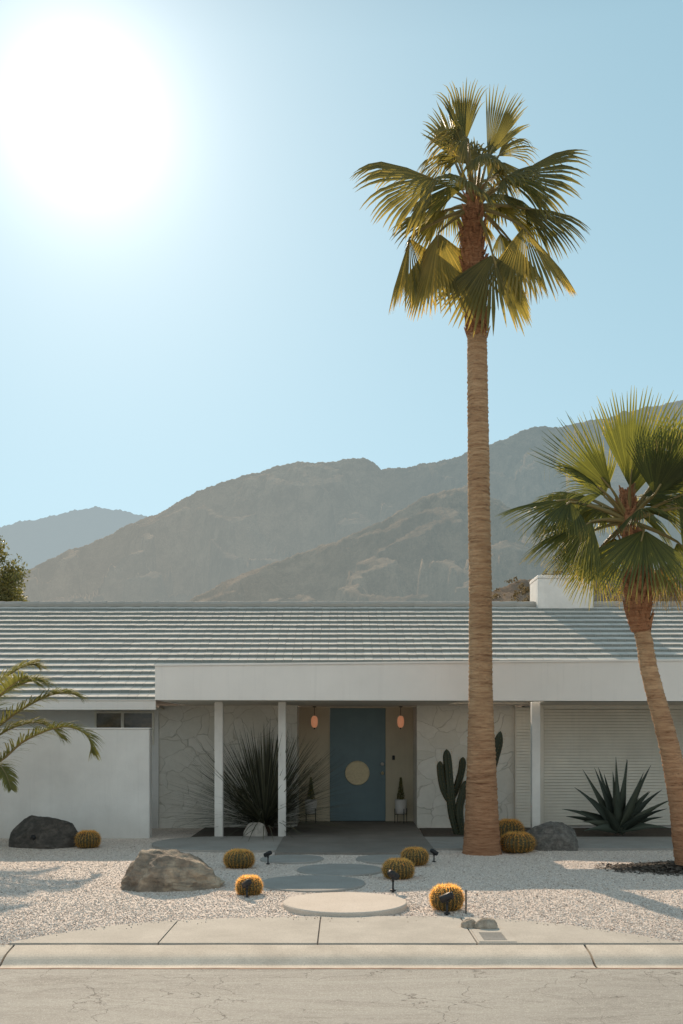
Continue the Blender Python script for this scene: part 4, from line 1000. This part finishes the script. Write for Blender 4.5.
# ------------------------------------------------------------------ small fixtures
def spot():
    t = thing('garden_spotlight', 'x', 'spotlight', (0,0,0), 'small black garden spotlights')
    mb = MB(); mb.tube([(0,0,-.05),(0,0,.10)], .010, 8); mb.lathe([(.0,0),(.028,0),(.028,.012),(.0,.014)], 12); mb.tube([(0,0,.09),(-.0,0,.13)], .014, 8); build('stake', mb, 'black_metal', t, True, local=True)
    mb = MB(); mb.tube([(.055,.0,.125),(-.03,0,.165),(-.05,0,.174)], [.034,.034,.030], 14); h = build('lamp_head', mb, 'black_metal', t, True, local=True)
    mb = MB(); mb.tube([(-.0505,0,.1745),(-.054,0,.176)], .026, 14); build('lens', mb, 'black_metal', h, True, local=True); return t
SPT = spot()
sl = [(393,891,.9,1.0,'black garden spotlight in front of the shaded pair of barrel cacti'),
      (268,864,2.6,.8,'black garden spotlight left of the porch slab edge'),
      (447,914,2.8,.95,'black garden spotlight in front of the sunlit cactus by the sidewalk rocks'),
      (247,898,2.2,.9,'black garden spotlight in front of the sunlit cactus by the tan boulder'),
      (434,862,-.6,.8,'black garden spotlight right of the farther shaded barrel cactus'),
      (34,848,1.5,.9,'black garden spotlight in front of the dark rounded boulder')]
for i, (a, b, rz, s, lab) in enumerate(sl):
    g = G(a, b)
    if i == 0: SPT.location = g; SPT.rotation_euler = (0,0,rz); SPT.scale = (s*1.15,)*3; SPT['label'] = lab
    else: dup(SPT, g, rz, s*1.1, lab)
# irrigation stub next to the near cactus
g = G(466,913); mb = MB(); mb.tube([(g.x,g.y,-.05),(g.x,g.y,.20)], .009, 8); mb.tube([(g.x,g.y,.2),(g.x,g.y,.215)], .013, 8)
tag(build('irrigation_riser', mb, 'rock_grey', loc=(g.x,g.y,0)), 'thin upright irrigation pipe right of the sunlit cactus by the sidewalk', 'pipe')
# utility cover set into the sidewalk
U = thing('utility_cover', 'rectangular utility cover with metal grate set in the sidewalk', 'cover', (1.24, 8.2, .014))
mb = MB()
for b in ((1.10,1.145,7.99,8.50),(1.335,1.40,7.99,8.50),(1.145,1.335,7.99,8.03),(1.145,1.335,8.36,8.50)): mb.box(b[0], b[1], b[2], b[3], -.02, .0205)
build('concrete_collar', mb, 'concrete', U)
mb = MB()
for i in range(14): mb.box(1.15, 1.33, 8.036+i*.0232, 8.036+i*.0232+.014, .0145, .0185)
mb.box(1.146, 1.334, 8.031, 8.359, .0, .0165); build('grate', mb, 'walk_concrete', U)
# stones and debris dots
mb = MB()

# ------------------------------------------------------------------ camera, sun, sky
SKY0, SKY1, SKY2, SKY3 = (.48,.68,.74), (.40,.63,.73), (.275,.485,.59), (.10,.25,.35); BACK = 1.48  # SKY3 darkens the unseen zenith to deepen shade; BACK adds unseen rear fill
cam = bpy.data.cameras.new('camera'); co = bpy.data.objects.new('camera', cam); COL.objects.link(co); scn.camera = co
co.location = (0,0,CAMH); co.rotation_euler = (pi/2, 0, 0)
cam.sensor_fit = 'VERTICAL'; cam.sensor_height = 36; cam.lens = 36*F/1024; cam.shift_y = (HY-512)/1024; cam.shift_x = 0; cam.clip_end = 40000; cam.clip_start = .1
sl_ = bpy.data.lights.new('sun', 'SUN'); so = bpy.data.objects.new('sun', sl_); COL.objects.link(so)
sl_.energy = 5.0; sl_.angle = radians(.55); sl_.color = (1, .79, .59)
so.rotation_euler = SUN.to_track_quat('Z', 'Y').to_euler(); so.location = SUN*50
w = bpy.data.worlds.new('World'); scn.world = w; w.use_nodes = True; nt = w.node_tree; nt.nodes.clear()
def nn(t, **k):
    x = nt.nodes.new(t)
    for a, b in k.items(): setattr(x, a, b)
    return x
sky = nn('ShaderNodeTexSky'); sky.sky_type = 'NISHITA'; sky.sun_disc = False
sky.sun_elevation = math.asin(SUN.z); sky.sun_rotation = atan2(SUN.x, SUN.y); sky.dust_density = .15; sky.air_density = 1.0; sky.ozone_density = 1.0; sky.altitude = 150
bg = nn('ShaderNodeBackground'); bg.inputs[1].default_value = .012
tc = nn('ShaderNodeTexCoord')
dot = nn('ShaderNodeVectorMath', operation='DOT_PRODUCT'); nt.links.new(tc.outputs['Generated'], dot.inputs[0]); dot.inputs[1].default_value = SUN
def mth(op, a, b=0.0):
    x = nn('ShaderNodeMath', operation=op)
    for i, v in enumerate((a, b)):
        if hasattr(v, 'links'): nt.links.new(v, x.inputs[i])
        else: x.inputs[i].default_value = v
    return x.outputs[0]
ang = mth('ARCCOSINE', mth('MINIMUM', dot.outputs['Value'], .999999))
def gl(width, power, amp):
    return mth('MULTIPLY', mth('EXPONENT', mth('MULTIPLY', mth('POWER', mth('DIVIDE', ang, width), power), -1.0)), amp)
glow = mth('ADD', gl(.052, 1.4, .95), mth('ADD', gl(.18, 1.1, .42), gl(.45, 1.2, .15)))
e2 = nn('ShaderNodeBackground'); e2.inputs[0].default_value = (1, .87, .77, 1); nt.links.new(glow, e2.inputs[1])
# pale hazy desert sky: gradient by height, unseen rear brightened as added fill
nt.links.new(sky.outputs[0], bg.inputs[0])
sx = nn('ShaderNodeSeparateXYZ'); nt.links.new(tc.outputs['Generated'], sx.inputs[0])
rp = nn('ShaderNodeValToRGB'); nt.links.new(sx.outputs[2], rp.inputs[0]); el = rp.color_ramp.elements
for i, (p, c) in enumerate([(0, SKY0), (.22, SKY1), (.57, SKY2), (.72, SKY3)]):
    if i > 1: el.new(p)
    else: el[i].position = p
    el[i].color = (*c, 1)
el[1].position = .22; el[2].position = .57; el[3].position = .72
e3 = nn('ShaderNodeBackground'); nt.links.new(rp.outputs[0], e3.inputs[0])
mr = nn('ShaderNodeMapRange'); mr.inputs[1].default_value = .3; mr.inputs[2].default_value = -.9; mr.inputs[3].default_value = 1.0; mr.inputs[4].default_value = BACK
nt.links.new(sx.outputs[1], mr.inputs[0]); nt.links.new(mr.outputs[0], e3.inputs[1])
wm = nn('ShaderNodeMix', data_type='RGBA'); mr2 = nn('ShaderNodeMapRange'); mr2.inputs[1].default_value = .25; mr2.inputs[2].default_value = -.6; nt.links.new(sx.outputs[1], mr2.inputs[0])
nt.links.new(mr2.outputs[0], wm.inputs[0]); nt.links.new(rp.outputs[0], wm.inputs[6]); wm.inputs[7].default_value = (.43,.49,.505,1); nt.links.new(wm.outputs[2], e3.inputs[0])
ad0 = nn('ShaderNodeAddShader'); nt.links.new(bg.outputs[0], ad0.inputs[0]); nt.links.new(e2.outputs[0], ad0.inputs[1])
ad = nn('ShaderNodeAddShader'); nt.links.new(ad0.outputs[0], ad.inputs[0]); nt.links.new(e3.outputs[0], ad.inputs[1])
wo = nn('ShaderNodeOutputWorld'); nt.links.new(ad.outputs[0], wo.inputs[0])
scn.view_settings.view_transform = 'Standard'; scn.view_settings.look = 'None'; scn.view_settings.exposure = 0
scn.render.resolution_x = 683; scn.render.resolution_y = 1024
